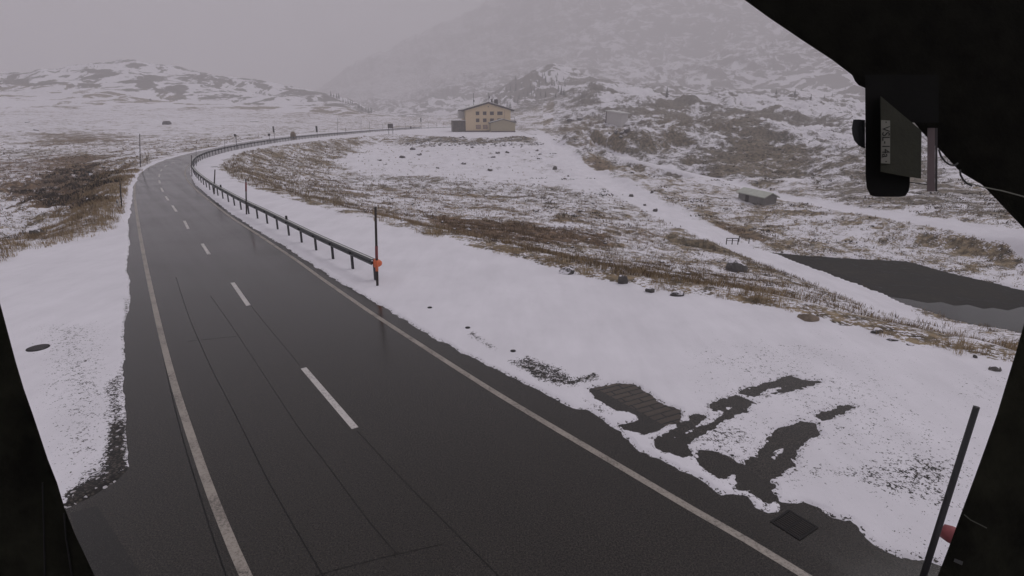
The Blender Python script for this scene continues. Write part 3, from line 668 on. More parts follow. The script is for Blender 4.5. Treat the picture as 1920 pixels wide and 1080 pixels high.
# ------------------------------------------------------------ snow poles
def topz(x, y, py):       # height whose projection is at image row py
    lo, hi = -12., 60.
    for _ in range(50):
        mid_ = (lo + hi) / 2
        if proj(x, y, mid_)[1] > py: lo = mid_
        else: hi = mid_
    return (lo + hi) / 2
def pole(base, top, rad, label, mat='wood_dark', z=0, band=None, cat='snow pole', name='snow_pole', group='snow poles along the road', tip=None):
    x, y, zb = flat(*base, z); h = topz(x, y, top[1]) - zb
    px0 = proj(x, y, zb + h)[0]; f = y * CP + (CAMH - zb - h) * SP; dx = (top[0] - px0) * f / FPX
    t = thing(name, label, cat, (x, y, zb), 0, group)
    q_ = MB(); q_.tube([(0, 0, -.12), (dx * .5, 0, h * .5), (dx, 0, h)], [rad, rad * .95, rad * .85], 10); q_.build('shaft', M[mat], t, True)
    for (a_, b_, mt) in (band or []):
        q_ = MB(); q_.tube([(dx * a_, 0, h * a_), (dx * b_, 0, h * b_)], rad * 1.12, 10); q_.build('band', M[mt], t, True)
    return t
pole((707.5, 537), (704, 388), .055, 'tall dark snow pole with an orange sleeve at the end of the guardrail', band=[(.20, .34, 'orange'), (.36, .52, 'red')])
pole((462, 403), (461, 335), .055, 'dark snow pole with a reddish top rising behind the middle of the guardrail', band=[(.66, .9, 'red')])
pole((401, 365), (403, 318), .06, 'dark snow pole leaning slightly, standing by the guardrail where the footway narrows')
pole((359.5, 331), (359, 291), .05, 'thin grey snow pole on the inside of the bend at the guardrail')
pole((368, 312), (367.5, 276), .04, 'faint thin snow pole at the bend, seen against the far road', 'steel')
pole((228, 389), (225, 342), .05, 'bluish dark snow pole on the left snowy verge near the brown ditch')
pole((263, 314), (262, 251), .055, 'tallest dark pole left of the bend, standing at the outer verge')
pole((276, 309), (275, 293), .035, 'short thin stake right beside the tall pole left of the bend')
pole((422, 286), (421, 262), .04, 'thin snow pole behind the far guardrail near the rise of the bend')
pole((444, 281), (443, 253), .04, 'round topped marker pole on the far side of the road beyond the bend')
for i, (bx, by, ty) in enumerate([(633, 252, 222), (648, 252, 239), (677, 248, 223), (693, 249, 229), (717, 246, 232), (748, 244, 232), (760, 243, 231), (776, 242, 229), (803, 240, 229), (818, 239.5, 230), (832, 239, 230)]):
    pole((bx, by), (bx, ty), .05, 'thin snow pole in the row of faint poles along the far straight of the road', 'steel_dark', group='faint snow poles along the far road')
pole((1712, 1140), (1831, 763), .045, 'thick dark leaning snow pole in the lower right corner of the scene', 'black', group='snow poles along the road')
# delineator beside the left pole
x, y, _ = flat(223, 390); t = thing('delineator_post', 'small pale delineator post standing on the left verge beside a snow pole', 'post', (x, y, 0))
q_ = MB(); q_.tube([(0, 0, -.1), (0, 0, .6), (0, 0, .68)], [.09, .08, .04], 8); q_.build('body', M['white'], t, True); q_ = MB(); q_.box((0, -.085, .48), (.08, .02, .16)); q_.build('reflector', M['black'], t)

# ------------------------------------------------------------ far signs
def sign(px, py, ty, w, h, label, mat='black', z=0, legs=1, name='road_sign', round_=False, cat='sign'):
    x, y, zb = flat(px, py, z); H_ = topz(x, y, ty) - zb; k = (y * CP + (CAMH - zb) * SP) / FPX
    t = thing(name, label, cat, (x, y, zb)); w *= k; h *= k
    for s in ([0] if legs == 1 else [-w * .38, w * .38]):
        q_ = MB(); q_.tube([(s, 0, -.2), (s, 0, H_ - .05)], .06 if legs == 1 else .09, 8); q_.build('post', M['steel_dark'], t)
    q_ = MB()
    if round_: q_.tube([(0, -.09, H_ - h / 2), (0, -.13, H_ - h / 2)], h / 2, 16)
    else: q_.box((0, -.11, H_ - h / 2), (w, .05, h))
    q_.build('sign_face', M[mat], t); return t
sign(515, 259, 237, 3, 11, 'narrow dark sign on a post at the outer side of the far bend')
sign(505.5, 260, 250, 4, 5, 'small round dark sign low beside the narrow sign at the far bend', round_=True)
sign(443, 268, 251, 4.2, 5, 'round dark sign facing away on the outer side of the bend', round_=True)
sign(595, 254, 236, 3.6, 11, 'tall narrow black sign behind the guardrail on the far straight')
sign(790, 241, 221, 2, 7, 'thin dark sign far along the road left of the hotel')
sign(770.5, 243, 237, 3, 4, 'tiny squat dark marker beside the far road', 'steel_dark')
sign(733, 252, 232, 10, 8, 'wide brown notice board on two legs at the end of the footway', 'trim', legs=2, name='notice_board', cat='notice board')
x, y, _ = flat(550, 257); t = thing('stone_marker', 'brown pyramid shaped stone marker beyond the road bend', 'marker', (x, y, 0)); k = y / FPX
q_ = MB(); q_.add([(-4.2 * k, -.8, -.3), (4.2 * k, -.8, -.3), (4.2 * k, .8, -.3), (-4.2 * k, .8, -.3), (-3.6 * k, -.6, 6 * k), (3.6 * k, -.6, 6 * k), (3.6 * k, .6, 6 * k), (-3.6 * k, .6, 6 * k), (-.4, 0, 9.5 * k), (.4, 0, 9.5 * k)],
              [(0, 1, 5, 4), (1, 2, 6, 5), (2, 3, 7, 6), (3, 0, 4, 7), (4, 5, 9, 8), (6, 7, 8, 9), (5, 6, 9), (7, 4, 8), (3, 2, 1, 0)]); q_.build('body', M['rust'], t)

# ------------------------------------------------------------ hotel
def P3(px, py, Y):
    a, b, c = ray(px, py); t = Y / b; return Vector((a * t, Y, CAMH + c * t))
hx, hy, _ = flat(916, 247.5); ang = R(11)
ht = thing('hotel', 'ochre three storey mountain hotel with a snow covered gable roof and brown windows', 'hotel', (hx, hy, 0), ang)
Wd, Dp, Ev, Pk = 19.0, 17.0, 8.7, 11.4
q_ = MB(); poly = [(-Wd / 2, 0), (Wd / 2, 0), (Wd / 2, Ev), (0, Pk), (-Wd / 2, Ev)]
q_.prism(poly, lambda a, b: (a, 0, b), lambda a, b: (a, Dp, b)); q_.build('wall', M['wall'], ht)
q_ = MB(); q_.box((0, -.03, .3), (Wd + .1, .1, .6)); q_.box((-Wd / 2 - .03, Dp / 2, .3), (.08, Dp - .2, .6)); q_.build('plinth', M['plinth'], ht)
sl = math.hypot(Wd / 2 + 1.2, 0); rise = (Pk - Ev) / (Wd / 2)
def roofslab(parent, W, D0, D1, pk, rise, over, th, name, mat, zoff):
    e = W / 2 + over; poly = [(-e, pk - e * rise + zoff), (0, pk + zoff), (e, pk - e * rise + zoff), (e, pk - e * rise + zoff + th), (0, pk + zoff + th), (-e, pk - e * rise + zoff + th)]
    q = MB(); q.prism(poly, lambda a, b: (a, D0, b), lambda a, b: (a, D1, b)); return q.build(name, mat, parent)
rf = roofslab(ht, Wd, -1.0, Dp + 1, Pk, rise, 1.4, .62, 'roof', M['trim'], .01)
roofslab(rf, Wd, -.85, Dp + .9, Pk, rise, 1.3, .22, 'snow_cover', M['snow'], .64)
for cx in (2.0, 3.4, 4.2):
    q_ = MB(); q_.box((cx, 3, Pk + .55), (.6 if cx < 3 else .7, .8, 2.2)); q_.box((cx, 3, Pk + 1.7), (.8, 1.0, .14)); q_.build('chimney', M['trim'], rf)
for ax, ay in ((-5.2, 7), (.4, .6)):
    q_ = MB(); q_.tube([(ax, ay, Pk - 1), (ax, ay, Pk + 4.3)], .09, 6); q_.box((ax + .1, ay, Pk + (1.2 if ax < 0 else 2.5)), (.45, .2, .9)); q_.build('antenna', M['black'], rf)
def window(parent, cx, cz_, w, h, mat='glass', y0=0., div=1):
    q = MB(); a, b, tt = w / 2, h / 2, .11
    for bx in ((0, b, w + tt, tt), (0, -b, w + tt, tt), (-a, 0, tt, h - tt), (a, 0, tt, h - tt)): q.box((cx + bx[0], y0 - .05, cz_ + bx[1]), (bx[2], .16, bx[3]))
    for k in range(div): q.box((cx - a + w * (k + 1) / (div + 1), y0 - .04, cz_), (.09, .12, h - tt))
    o = q.build('window', M['frame'], parent); g_ = MB(); g_.box((cx, y0 - .012, cz_), (w - tt * .8, .04, h - tt * .8)); g_.build('pane', M[mat], o); return o
for cz_ in (7.55, 4.75):
    for cx, w in ((-4.55, 1.35), (-1.55, 1.35), (1.5, 1.5), (4.9, 2.1)): window(ht, cx, cz_, w, 1.3, div=1 if w < 2 else 2)
window(ht, -4.3, 2.1, 1.9, 1.45, 'shutter', div=0); window(ht, -1.4, 2.1, 1.7, 1.45, 'shutter', div=0)
q_ = MB(); q_.box((0, -.02, 10.2), (.35, .08, .4)); q_.build('gable_vent', M['trim'], ht)
q_ = MB(); q_.box((5.0 + 1.9, .0, 4.9), (.12, .16, 7.6)); q_.build('downpipe', M['shutter'], ht)
# left wing, right balcony
lw = MB(); lw.box((-Wd / 2 - 2.7, 5.0, 2.3), (5.2, 8.0, 4.6)); lw.build('wing_wall', M['planks'], ht)
lw = MB(); lw.box((-Wd / 2 - 2.75, 4.9, 4.74), (5.5, 8.6, .26)); lw.build('wing_snow', M['snow'], ht)
lw = MB()
for k in range(7): lw.box((-Wd / 2 - .4 - k * .75, .95, 2.25), (.12, .1, 4.5))
lw.build('wing_battens', M['trim'], ht)
lw = MB(); lw.box((-Wd / 2 - 1.3, 6.5, 6.9), (2.4, 5, 3.0)); lw.build('balcony_box', M['white'], ht)
lw = MB(); lw.box((Wd / 2 + 1.6, 6, 3.6), (3.0, 5, .2)); lw.box((Wd / 2 + 1.7, 3.5, 4.1), (3.0, .1, .9)); lw.box((Wd / 2 + 3.1, 6, 4.1), (.1, 5, .9)); lw.box((Wd / 2 + 1.3, 6, 6.0), (2.6, 4, .16)); lw.box((Wd / 2 + 2.4, 4, 5.0), (.12, .12, 2)); lw.build('balcony', M['trim'], ht)
# annex in front, its own gable
ax_, aw, aD = 5.5, 10.2, 4.6
q_ = MB(); poly = [(ax_ - aw / 2, 0), (ax_ + aw / 2, 0), (ax_ + aw / 2, 3.7), (ax_ + .1, 5.0), (ax_ - aw / 2, 3.7)]
q_.prism(poly, lambda a, b: (a, -aD, b), lambda a, b: (a, -.06, b)); an = q_.build('annex', M['annex'], ht)
q_ = MB(); e = aw / 2 + .5; rr_ = 1.3 / (aw / 2)
q_.prism([(ax_ - e, 5.0 - e * rr_ + .02), (ax_, 5.03), (ax_ + e, 5.0 - e * rr_ + .02), (ax_ + e, 5.0 - e * rr_ + .25), (ax_, 5.28), (ax_ - e, 5.0 - e * rr_ + .25)], lambda a, b: (a, -aD - .5, b), lambda a, b: (a, -.07, b)); q_.build('annex_roof', M['trim'], an)
q_ = MB(); e -= .08
q_.prism([(ax_ - e, 5.0 - e * rr_ + .27), (ax_, 5.29), (ax_ + e, 5.0 - e * rr_ + .27), (ax_ + e, 5.0 - e * rr_ + .4), (ax_, 5.42), (ax_ - e, 5.0 - e * rr_ + .4)], lambda a, b: (a, -aD - .42, b), lambda a, b: (a, -.08, b)); q_.build('annex_snow', M['snow'], an)
q_ = MB(); q_.box((ax_, -aD - .04, .25), (aw + .06, .1, .5)); q_.build('annex_plinth', M['plinth'], an)

# ------------------------------------------------------------ white house on the slope
x, y, z = hit(1150, 234)
wh = thing('mountain_house', 'windowless white house on the snowy slope right of the hotel', 'house', (x, y, z - .8), R(-38)); k = y / FPX; s = 5.8 / (24 * k) * 24 * k / 5.8
W1, D1, H1 = 30 * k, 26 * k, 27 * k
q_ = MB(); q_.prism([(-W1 / 2, 0), (W1 / 2, 0), (W1 / 2, H1 * .84), (-W1 / 2, H1)], lambda a, b: (a, 0, b), lambda a, b: (a, D1, b)); q_.build('wall', M['white'], wh)
q_ = MB(); q_.prism([(-W1 / 2 - .4, H1 + .02), (W1 / 2 + .4, H1 * .83 + .02), (W1 / 2 + .4, H1 * .83 + .45), (-W1 / 2 - .4, H1 + .45)], lambda a, b: (a, -.4, b), lambda a, b: (a, D1 + .4, b)); q_.build('roof_snow', M['snow'], wh)
q_ = MB(); q_.box((-W1 / 2 - .03, -.03, H1 * .5), (.35, .3, H1 * .97)); q_.build('corner_pipe', M['plinth'], wh)
q_ = MB(); q_.box((-W1 / 2 - 1.2, D1 - 1.5, H1 * .3), (2.4, 3, .3)); q_.box((-W1 / 2 - 1.2, D1 - 1.5, H1 * .62), (2.4, 3, .3)); q_.box((-W1 / 2 - .6, D1 - 1.6, H1 * .2), (.7, .7, H1 * .4)); q_.build('balcony', M['planks'], wh)
# ------------------------------------------------------------ shed by the trail
a_ = Vector(hit(1384, 372)); b_ = Vector(hit(1433, 386)); d_ = (b_ - a_); L = math.hypot(d_.x, d_.y); rz = math.atan2(d_.y, d_.x)
zz0 = min(a_.z, b_.z) - .1
sh = thing('stone_shed', 'long low grey shed with a snowy pitched roof beside the footpath', 'shed', (a_.x, a_.y, zz0), rz)
sw, shh = 2.1, 1.45
q_ = MB(); q_.prism([(0, -.6), (sw, -.6), (sw, shh), (sw / 2, shh + .55), (0, shh)], lambda a, b: (0, a, b), lambda a, b: (L, a, b)); q_.build('wall', M['shed'], sh)
q_ = MB(); q_.prism([(-.35, shh - .14), (sw / 2, shh + .58), (sw + .35, shh - .14), (sw + .35, shh + .02), (sw / 2, shh + .72), (-.35, shh + .02)], lambda a, b: (-.3, a, b), lambda a, b: (L + .3, a, b)); q_.build('roof', M['shedroof'], sh)
q_ = MB(); q_.box((L * .35, -.02, .5), (.9, .08, 1.4)); q_.build('door', M['trim'], sh)
# ------------------------------------------------------------ footbridge railings
x, y, z = flat(1362, 456, -6.9)
fb = thing('footbridge_railing', 'small dark wooden railing of the footbridge over the creek', 'railing', (x, y, z), R(-6)); k = y / FPX * 1.06
q_ = MB(); w_, h_ = 20 * k, 9 * k
q_.box((w_ / 2, 0, h_), (w_, .07, .08)); q_.box((w_ / 2, 0, h_ * .55), (w_, .05, .05)); q_.build('rail', M['wood_dark'], fb)
for s_ in (0, .5, 1):
    q_ = MB(); q_.box((w_ * s_, .02, h_ * .4), (.09, .09, h_ * 1.3)); q_.build('post', M['wood_dark'], fb)
x, y, z = flat(1390, 452, -6.9)
f2 = thing('footbridge_railing', 'short faint railing stub right of the footbridge over the creek', 'railing', (x, y, z), R(-50))
q_ = MB(); q_.box((.3, 0, .45), (1.3, .05, .06)); q_.build('rail', M['wood_dark'], f2)
for s_ in (-.3, .9):
    q_ = MB(); q_.box((s_, .02, .2), (.07, .07, .7)); q_.build('post', M['wood_dark'], f2)
# far hut on the left plain
x, y, z = hit(310, 234)
hu = thing('hut', 'tiny dark hut alone on the snowy plain left of the road', 'hut', (x, y, z)); k = y / FPX
q_ = MB(); q_.prism([(-5.5 * k, -.4), (5.5 * k, -.4), (5.5 * k, 3.6 * k), (3 * k, 6 * k), (-3.4 * k, 5.6 * k), (-5.5 * k, 3 * k)], lambda a, b: (a, 0, b), lambda a, b: (a, 3, b)); q_.build('wall', M['steel_dark'], hu)
q_ = MB(); q_.prism([(-3.6 * k, 5.8 * k), (3 * k, 6.2 * k), (3 * k, 7 * k), (-3.3 * k, 6.6 * k)], lambda a, b: (a, -.1, b), lambda a, b: (a, 3.1, b)); q_.build('roof', M['planks'], hu)

# ------------------------------------------------------------ ground furniture
x, y, _ = flat(72, 655)
mh = thing('manhole_cover', 'round grey manhole cover in the snow of the left verge', 'manhole cover', (x, y, .035)); q_ = MB()
q_.tube([(0, 0, 0), (0, 0, .022), (0, 0, .026)], [.30, .30, .285], 32); q_.build('frame', M['iron'], mh)
q_ = MB()
for i in range(9): q_.box(((i - 4) * .055, 0, .029), (.018, .46 * math.sqrt(max(.05, 1 - ((i - 4) / 5) ** 2)), .006))
q_.build('cover_ribs', mat_simple('worn_iron', (.12, .11, .115), .5, .2), mh)
x, y, _ = flat(402, 313.5); mh = thing('manhole_cover', 'flat grey manhole cover on the snowy footway inside the bend', 'manhole cover', (x, y, .03)); q_ = MB()
q_.tube([(0, 0, 0), (0, 0, .03)], [.5, .48], 24); q_.build('cover', mat_simple('iron_plate', (.10, .09, .09)), mh)
x, y, _ = flat(1489, 984)
dg = thing('drain_grate', 'rectangular iron drain grate at the road edge by the melted snow', 'grate', (x, y, .006), R(33)); q_ = MB()
for s_ in (-1, 1): q_.box((s_ * .27, 0, 0), (.04, .56, .02)); q_.box((0, s_ * .26, 0), (.50, .04, .02))
q_.box((0, 0, 0), (.5, .03, .018)); q_.build('frame', M['iron'], dg); q_ = MB()
for i in range(9):
    for s_ in (-1, 1): q_.box((-.22 + i * .055, s_ * .125, .001), (.022, .21, .016))
q_.build('bars', mat_simple('rusty_iron', (.016, .010, .009)), dg); q_ = MB(); q_.box((0, 0, -.008), (.5, .5, .006)); q_.build('pit', mat_plain('pit_black', (.003, .003, .003)), dg)
CAPL = ['smallest and farthest of the three dark caps set in the snow beside the road', 'middle of the three dark caps set in the snow beside the road', 'nearest of the three dark caps in the snow, next to the gravelly melt']
for (px, py), lb in zip([(806, 579), (877, 617), (962, 661)], CAPL):
    x, y, _ = flat(px, py); q_ = MB(); q_.tube([(0, 0, 0), (0, 0, .03), (0, 0, .04)], [.085, .085, .06], 14)
    o = q_.build('valve_cap', M['capm'], None, True); o.location = (x, y, .035); tag(o, lb, 'cap', 'dark caps in the snow beside the road')

# ------------------------------------------------------------ boulders
def boulder(px, py, w, h, label, seed, group=None, mat='rock', z=None):
    x, y, zz_ = hit(px, py) if z is None else flat(px, py, z)
    k = (y * CP + (CAMH - zz_) * SP) / FPX; w, h = w * k * 1.2, h * k * 1.3
    if z is not None: zz_ += .04
    b = bmesh.new(); bmesh.ops.create_icosphere(b, subdivisions=3, radius=1)
    r_ = np.random.default_rng(seed); pl = r_.normal(size=(9, 3)); pl /= np.linalg.norm(pl, axis=1)[:, None]; off = r_.uniform(.55, .9, 9)
    for v in b.verts:
        c = np.array(v.co)
        for n_, o_ in zip(pl, off):
            d = c @ n_
            if d > o_: c = c - n_ * (d - o_)
        c = c * (1 + .06 * (r_.random() - .5)); v.co = (c[0] * w / 2, c[1] * w * .4, c[2] * h * .75 + h * .1)
    me = bpy.data.meshes.new('boulder'); b.to_mesh(me); b.free()
    o = link('boulder', me, M[mat]); o.location = (x, y, zz_); return tag(o, label, 'boulder', group)
boulder(1377, 509, 40, 24, 'big dark boulder streaked with snow below the footbridge', 1)
boulder(1268, 555, 24, 9, 'flat oblong stone at the lot edge, right one of the pair', 2, z=0)
boulder(1219, 549, 17, 9, 'rounded stone at the lot edge, left one of the pair', 3, z=0)
boulder(1167, 533, 17, 18, 'upright mossy snow dusted stone on the lot edge', 4, z=0)
boulder(1062, 514, 26, 11, 'low rocky heap poking from the snow at the lot edge', 5, z=0)
boulder(1514, 600, 34, 13, 'flat pale brown stone lying among the grass tufts at the lot edge', 14, z=0, mat='tanrock')
boulder(1643, 626, 20, 9, 'dark slanted stone between grass tufts at the lot edge', 7, z=0)
boulder(1672, 640, 18, 5, 'low dark stone in the snow below the slanted stone', 8, z=0)
boulder(1706, 649, 11, 4, 'tiny dark pebble in the snow of the lot', 9, z=0)
boulder(1866, 697, 20, 8, 'dark stone at the right end of the grass edge', 10, z=0)
boulder(1827, 673, 8, 7, 'small upright dark stone near the right end of the grass edge', 11, z=0)
boulder(72, 444, 26, 16, 'snow covered boulder with a dark side in the left grass', 12)
for i, (px, py, w, h) in enumerate([(712, 301, 9, 4), (754, 296, 10, 5), (787, 291, 11, 4), (774, 281, 9, 5), (722, 309, 6, 3), (869, 308, 10, 4), (885, 277, 6, 3), (933, 288, 8, 4), (951, 287, 8, 4), (924, 295, 9, 3), (919, 320, 10, 5), (1041, 318, 9, 6),
                                   (1007, 283, 6, 3), (1012, 290, 6, 3), (1065, 331, 5, 3), (820, 316, 7, 3), (1222, 362, 6, 5), (1183, 369, 8, 6), (1209, 386, 6, 4), (1228, 397, 10, 7), (1297, 540 - 160, 7, 4)]):
    boulder(px, py, w, h, 'small dark rock capped with snow lying scattered in the meadow below the hotel', 30 + i, 'small rocks in the snowy meadow')
for i, (px, py, w, h) in enumerate([(1143, 251, 8, 4), (1155, 249, 7, 4), (1166, 251, 8, 4), (1177, 246, 12, 5), (1165, 258, 9, 4), (1088, 224, 14, 4), (1070, 226, 12, 4)]):
    boulder(px, py, w, h, 'dark rock in the cluster around the white house', 60 + i, 'dark rocks around the white house')
for i, (px, py, w, h) in enumerate([(51, 230, 7, 3), (68, 245, 10, 3), (282, 189, 4, 4), (475, 228, 16, 2.4), (170, 330, 9, 5), (1705, 262, 14, 5), (1420, 345, 5, 4)]):
    boulder(px, py, w, h, 'distant dark rock on the open plain' if px < 500 else 'distant dark rock on the right hand slope', 80 + i, 'distant rocks')

# ------------------------------------------------------------ dry grass, heather, rock wall rubble
bh_ = np.stack([GX, GY, GZ], 1)
def tufts(name, sel, nb, h, w, lean, cols, label, cat, maxd=None, clump=.1):
    P = bh_[sel]; n = len(P); print(name, n)
    if n == 0: return
    P = np.repeat(P, nb, 0); N = len(P)
    P = P + np.stack([rng.normal(0, clump, N), rng.normal(0, clump, N), np.zeros(N) - .03], 1)
    sc = np.repeat(rng.uniform(.55, 1.3, n), nb)
    a_ = rng.uniform(0, 2 * math.pi, N); hh = h * sc * rng.uniform(.5, 1.15, N); ww = w * rng.uniform(.6, 1.3, N) * np.maximum(1, np.hypot(P[:, 0], P[:, 1]) / 45)
    dx, dy = np.cos(a_), np.sin(a_); la = rng.uniform(0, 2 * math.pi, N); le = rng.uniform(.1, 1, N) * lean * hh
    b0 = P - np.stack([dx * ww, dy * ww, 0 * ww], 1); b1 = P + np.stack([dx * ww, dy * ww, 0 * ww], 1)
    m0 = P + np.stack([np.cos(la) * le * .4 - dx * ww * .7, np.sin(la) * le * .4 - dy * ww * .7, hh * .6], 1); m1 = m0 + np.stack([dx * ww * 1.4, dy * ww * 1.4, 0 * ww], 1)
    tp = P + np.stack([np.cos(la) * le, np.sin(la) * le, hh], 1)
    V = np.concatenate([b0, b1, m0, m1, tp]); i = np.arange(N)
    F = np.concatenate([np.stack([i, i + N, i + 3 * N], 1), np.stack([i, i + 3 * N, i + 2 * N], 1), np.stack([i + 2 * N, i + 3 * N, i + 4 * N], 1)])
    me = mesh_np(name, V, F); at = me.attributes.new('shade', 'FLOAT', 'POINT'); sh_ = np.repeat(rng.random(n), nb) * .6 + rng.random(N) * .4
    at.data.foreach_set('value', np.tile(sh_, 5).astype(np.float32))
    m, nt, p = nm(name); t = NT(nt); at_ = t.n('ShaderNodeAttribute', attribute_name='shade').outputs['Fac']
    cr = t.n('ShaderNodeValToRGB'); t.l(at_, cr.inputs[0]); el = cr.color_ramp.elements
    el[0].color = (*cols[0], 1); el[1].color = (*cols[-1], 1)
    for j, c_ in enumerate(cols[1:-1]): e_ = el.new((j + 1) / (len(cols) - 1)); e_.color = (*c_, 1)
    t.l(cr.outputs[0], p.inputs['Base Color']); p.inputs['Roughness'].default_value = .85; p.inputs['Specular IOR Level'].default_value = .1
    return tag(link(name, me, m), label, cat, kind='stuff')
den = rng.random(X.shape)
cl = fbm(X, Y, 1.6, 4, 101, .6)
cl2 = fbm(X, Y, 9, 3, 131, .6)
dfl = np.full(X.shape, -99.); dfl[nr] = sdf(xn, yn, flat_poly)
cell = rr * rr * .0078 * (98 * math.pi / 180 / 900)         # ground area per grid vertex
front = (np.abs(aa) < R(47))
STRAW = [(.11, .075, .040), (.25, .175, .095), (.42, .32, .19), (.52, .43, .30)]
BRN = [(.055, .035, .024), (.14, .085, .052), (.26, .17, .10)]
# straw rim along the lot
rim = front & (dfl < .25) & (dfl > -4.5) & (rr < 75) & (X > -20) & (cl > .47) & (den < 3.2 * np.maximum(cell, .004) * (1 + 2.0 * (cl - .47) * 8)) & (X / np.maximum(Y, 1) > -.25)
tufts('dry_grass', rim, 12, .36, .006, .6, STRAW, 'straw coloured grass tufts along the edge of the snowy lot', 'grass', clump=.07)
rim2 = front & (dfl < .5) & (dfl > -5) & (rr < 90) & (X < -14) & (X / np.maximum(Y, 1) < -.6) & (cl > .44) & (den < 5 * cell * 2)
tufts('dry_grass', rim2, 10, .36, .010, .6, STRAW, 'straw coloured grass tufts along the left verge ditch', 'grass', clump=.12)
tall = front & (dfl < .1) & (dfl > -2.2) & (rr < 34) & (aa > R(19)) & (cl > .50) & (den > .4) & (den < .4 + 2.2 * cell)
tufts('tall_grass', tall, 26, .58, .006, .45, STRAW[1:], 'tall pale straw clumps along the right end of the lot edge', 'grass', clump=.09)
def inside(pix):
    poly = np.array([(math.atan2(p[0], p[1]), math.log(math.hypot(p[0], p[1]))) for p in [hit(*q) for q in pix]]); o = np.zeros(X.shape, bool)
    m = np.where((aa > poly[:, 0].min()) & (aa < poly[:, 0].max()) & (LR > poly[:, 1].min()) & (LR < poly[:, 1].max()))[0]
    o[m] = sdf(aa[m], LR[m], poly) + wob[m] * .3 > 0; return o
emb = inside([(408, 312), (430, 291), (510, 273.5), (620, 260), (684, 255), (690, 265), (640, 300), (622, 335), (660, 352), (640, 392), (560, 376), (480, 352), (420, 328)]) & (dfl < -.3)
tufts('bank_grass', emb & (den > .2) & (den < .2 + .11 * (.35 + 1.5 * (cl > .5))), 6, .42, .016, .7, [(.08, .06, .04), (.20, .15, .095), (.34, .27, .18), (.46, .39, .28)], 'tan grass covering the bank inside the road bend', 'grass', clump=.13)
mead = front & (dfl < -1.2) & (rr > 25) & (rr < 230) & (den < cover ** 1.4 * (.15 + .85 * (cl > .47)) * .42) & ((aa < R(3)) | (rr < 100))
tufts('meadow_grass', mead, 6, .30, .013, .6, [(.045, .034, .025), (.13, .095, .06), STRAW[1], STRAW[2]], 'dead brown grass standing out of the meadow snow', 'grass', clump=.10)
hea = front & (cover > .6) & (tone > .75) & (rr > 25) & (rr < 150) & (cl > .48) & (den < .07)
tufts('heather', hea, 8, 0.26, .022, .7, BRN, 'rusty brown heather on the banks', 'heather', clump=.3)

shr = front & (dfl < -1.5) & (rr > 70) & (rr < 520) & (aa > R(2)) & (den > .9) & (den < .9 + .05 * cover * (cl2 > .40) * np.clip(rr / 200, .4, 1))
tufts('dwarf_shrubs', shr, 12, .24, .05, 1.3, [(.030, .028, .020), (.06, .052, .036), (.12, .095, .065)], 'dark dwarf shrubs dotted over the snowy slopes', 'shrubs', clump=.5)
shr2 = front & (rr > 28) & (rr < 130) & (X < -14) & (aa < R(-27)) & (cover > .72) & (den > .5) & (den < .64)
tufts('dark_heather', shr2, 11, .34, .035, 1.1, [(.014, .011, .008), (.035, .026, .017), (.09, .062, .038)], 'dark heather clumps on the bank left of the road', 'heather', clump=.4)
def scree(name, sel, smin, smax, label):
    P = bh_[sel]; n = len(P)
    b = bmesh.new(); bmesh.ops.create_icosphere(b, subdivisions=1, radius=1); bv = np.array([v.co[:] for v in b.verts]); bf = np.array([[v.index for v in f.verts] for f in b.faces]); b.free()
    sz = smin + (smax - smin) * rng.random(n) ** 2.5; sc = np.stack([sz * rng.uniform(.7, 1.4, n), sz * rng.uniform(.7, 1.4, n), sz * rng.uniform(.5, .9, n)], 1)
    V = bv[None] * (1 + rng.uniform(-.25, .25, (n, len(bv), 1))) * sc[:, None] + P[:, None] + np.array([0, 0, .0]) + np.stack([np.zeros(n), np.zeros(n), sz * .15], 1)[:, None]
    F = bf[None] + (np.arange(n) * len(bv))[:, None, None]
    return tag(link(name, mesh_np(name, V.reshape(-1, 3), F.reshape(-1, 3)), M['scree']), label, 'rubble', kind='stuff')
Mnd = np.array([hit(*p)[:2] for p in [(752, 258), (990, 260), (1012, 270), (960, 276), (800, 273)]]); mm_ = np.where((rr > 150) & (rr < 300) & (aa > R(-14)) & (aa < R(6)))[0]
inm = np.zeros(X.shape, bool); inm[mm_] = sdf(X[mm_], Y[mm_], Mnd) > -1.5; inm &= (dfl < .5)
scree('stone_rubble', inm & (den < .30), .12, .42, 'snow dusted stone rubble on the bank below the hotel')
fld = front & (dfl < -1.5) & (rr > 28) & (rr < 480) & (rng.random(X.shape) < .012 * np.clip(cover - .2, 0, 1) * (1 + 2 * (cl2 > .52)) * np.clip(rr / 90, .25, 1.5))
scree('scattered_stones', fld, .05, .24, 'small snow dusted stones scattered over the moor')

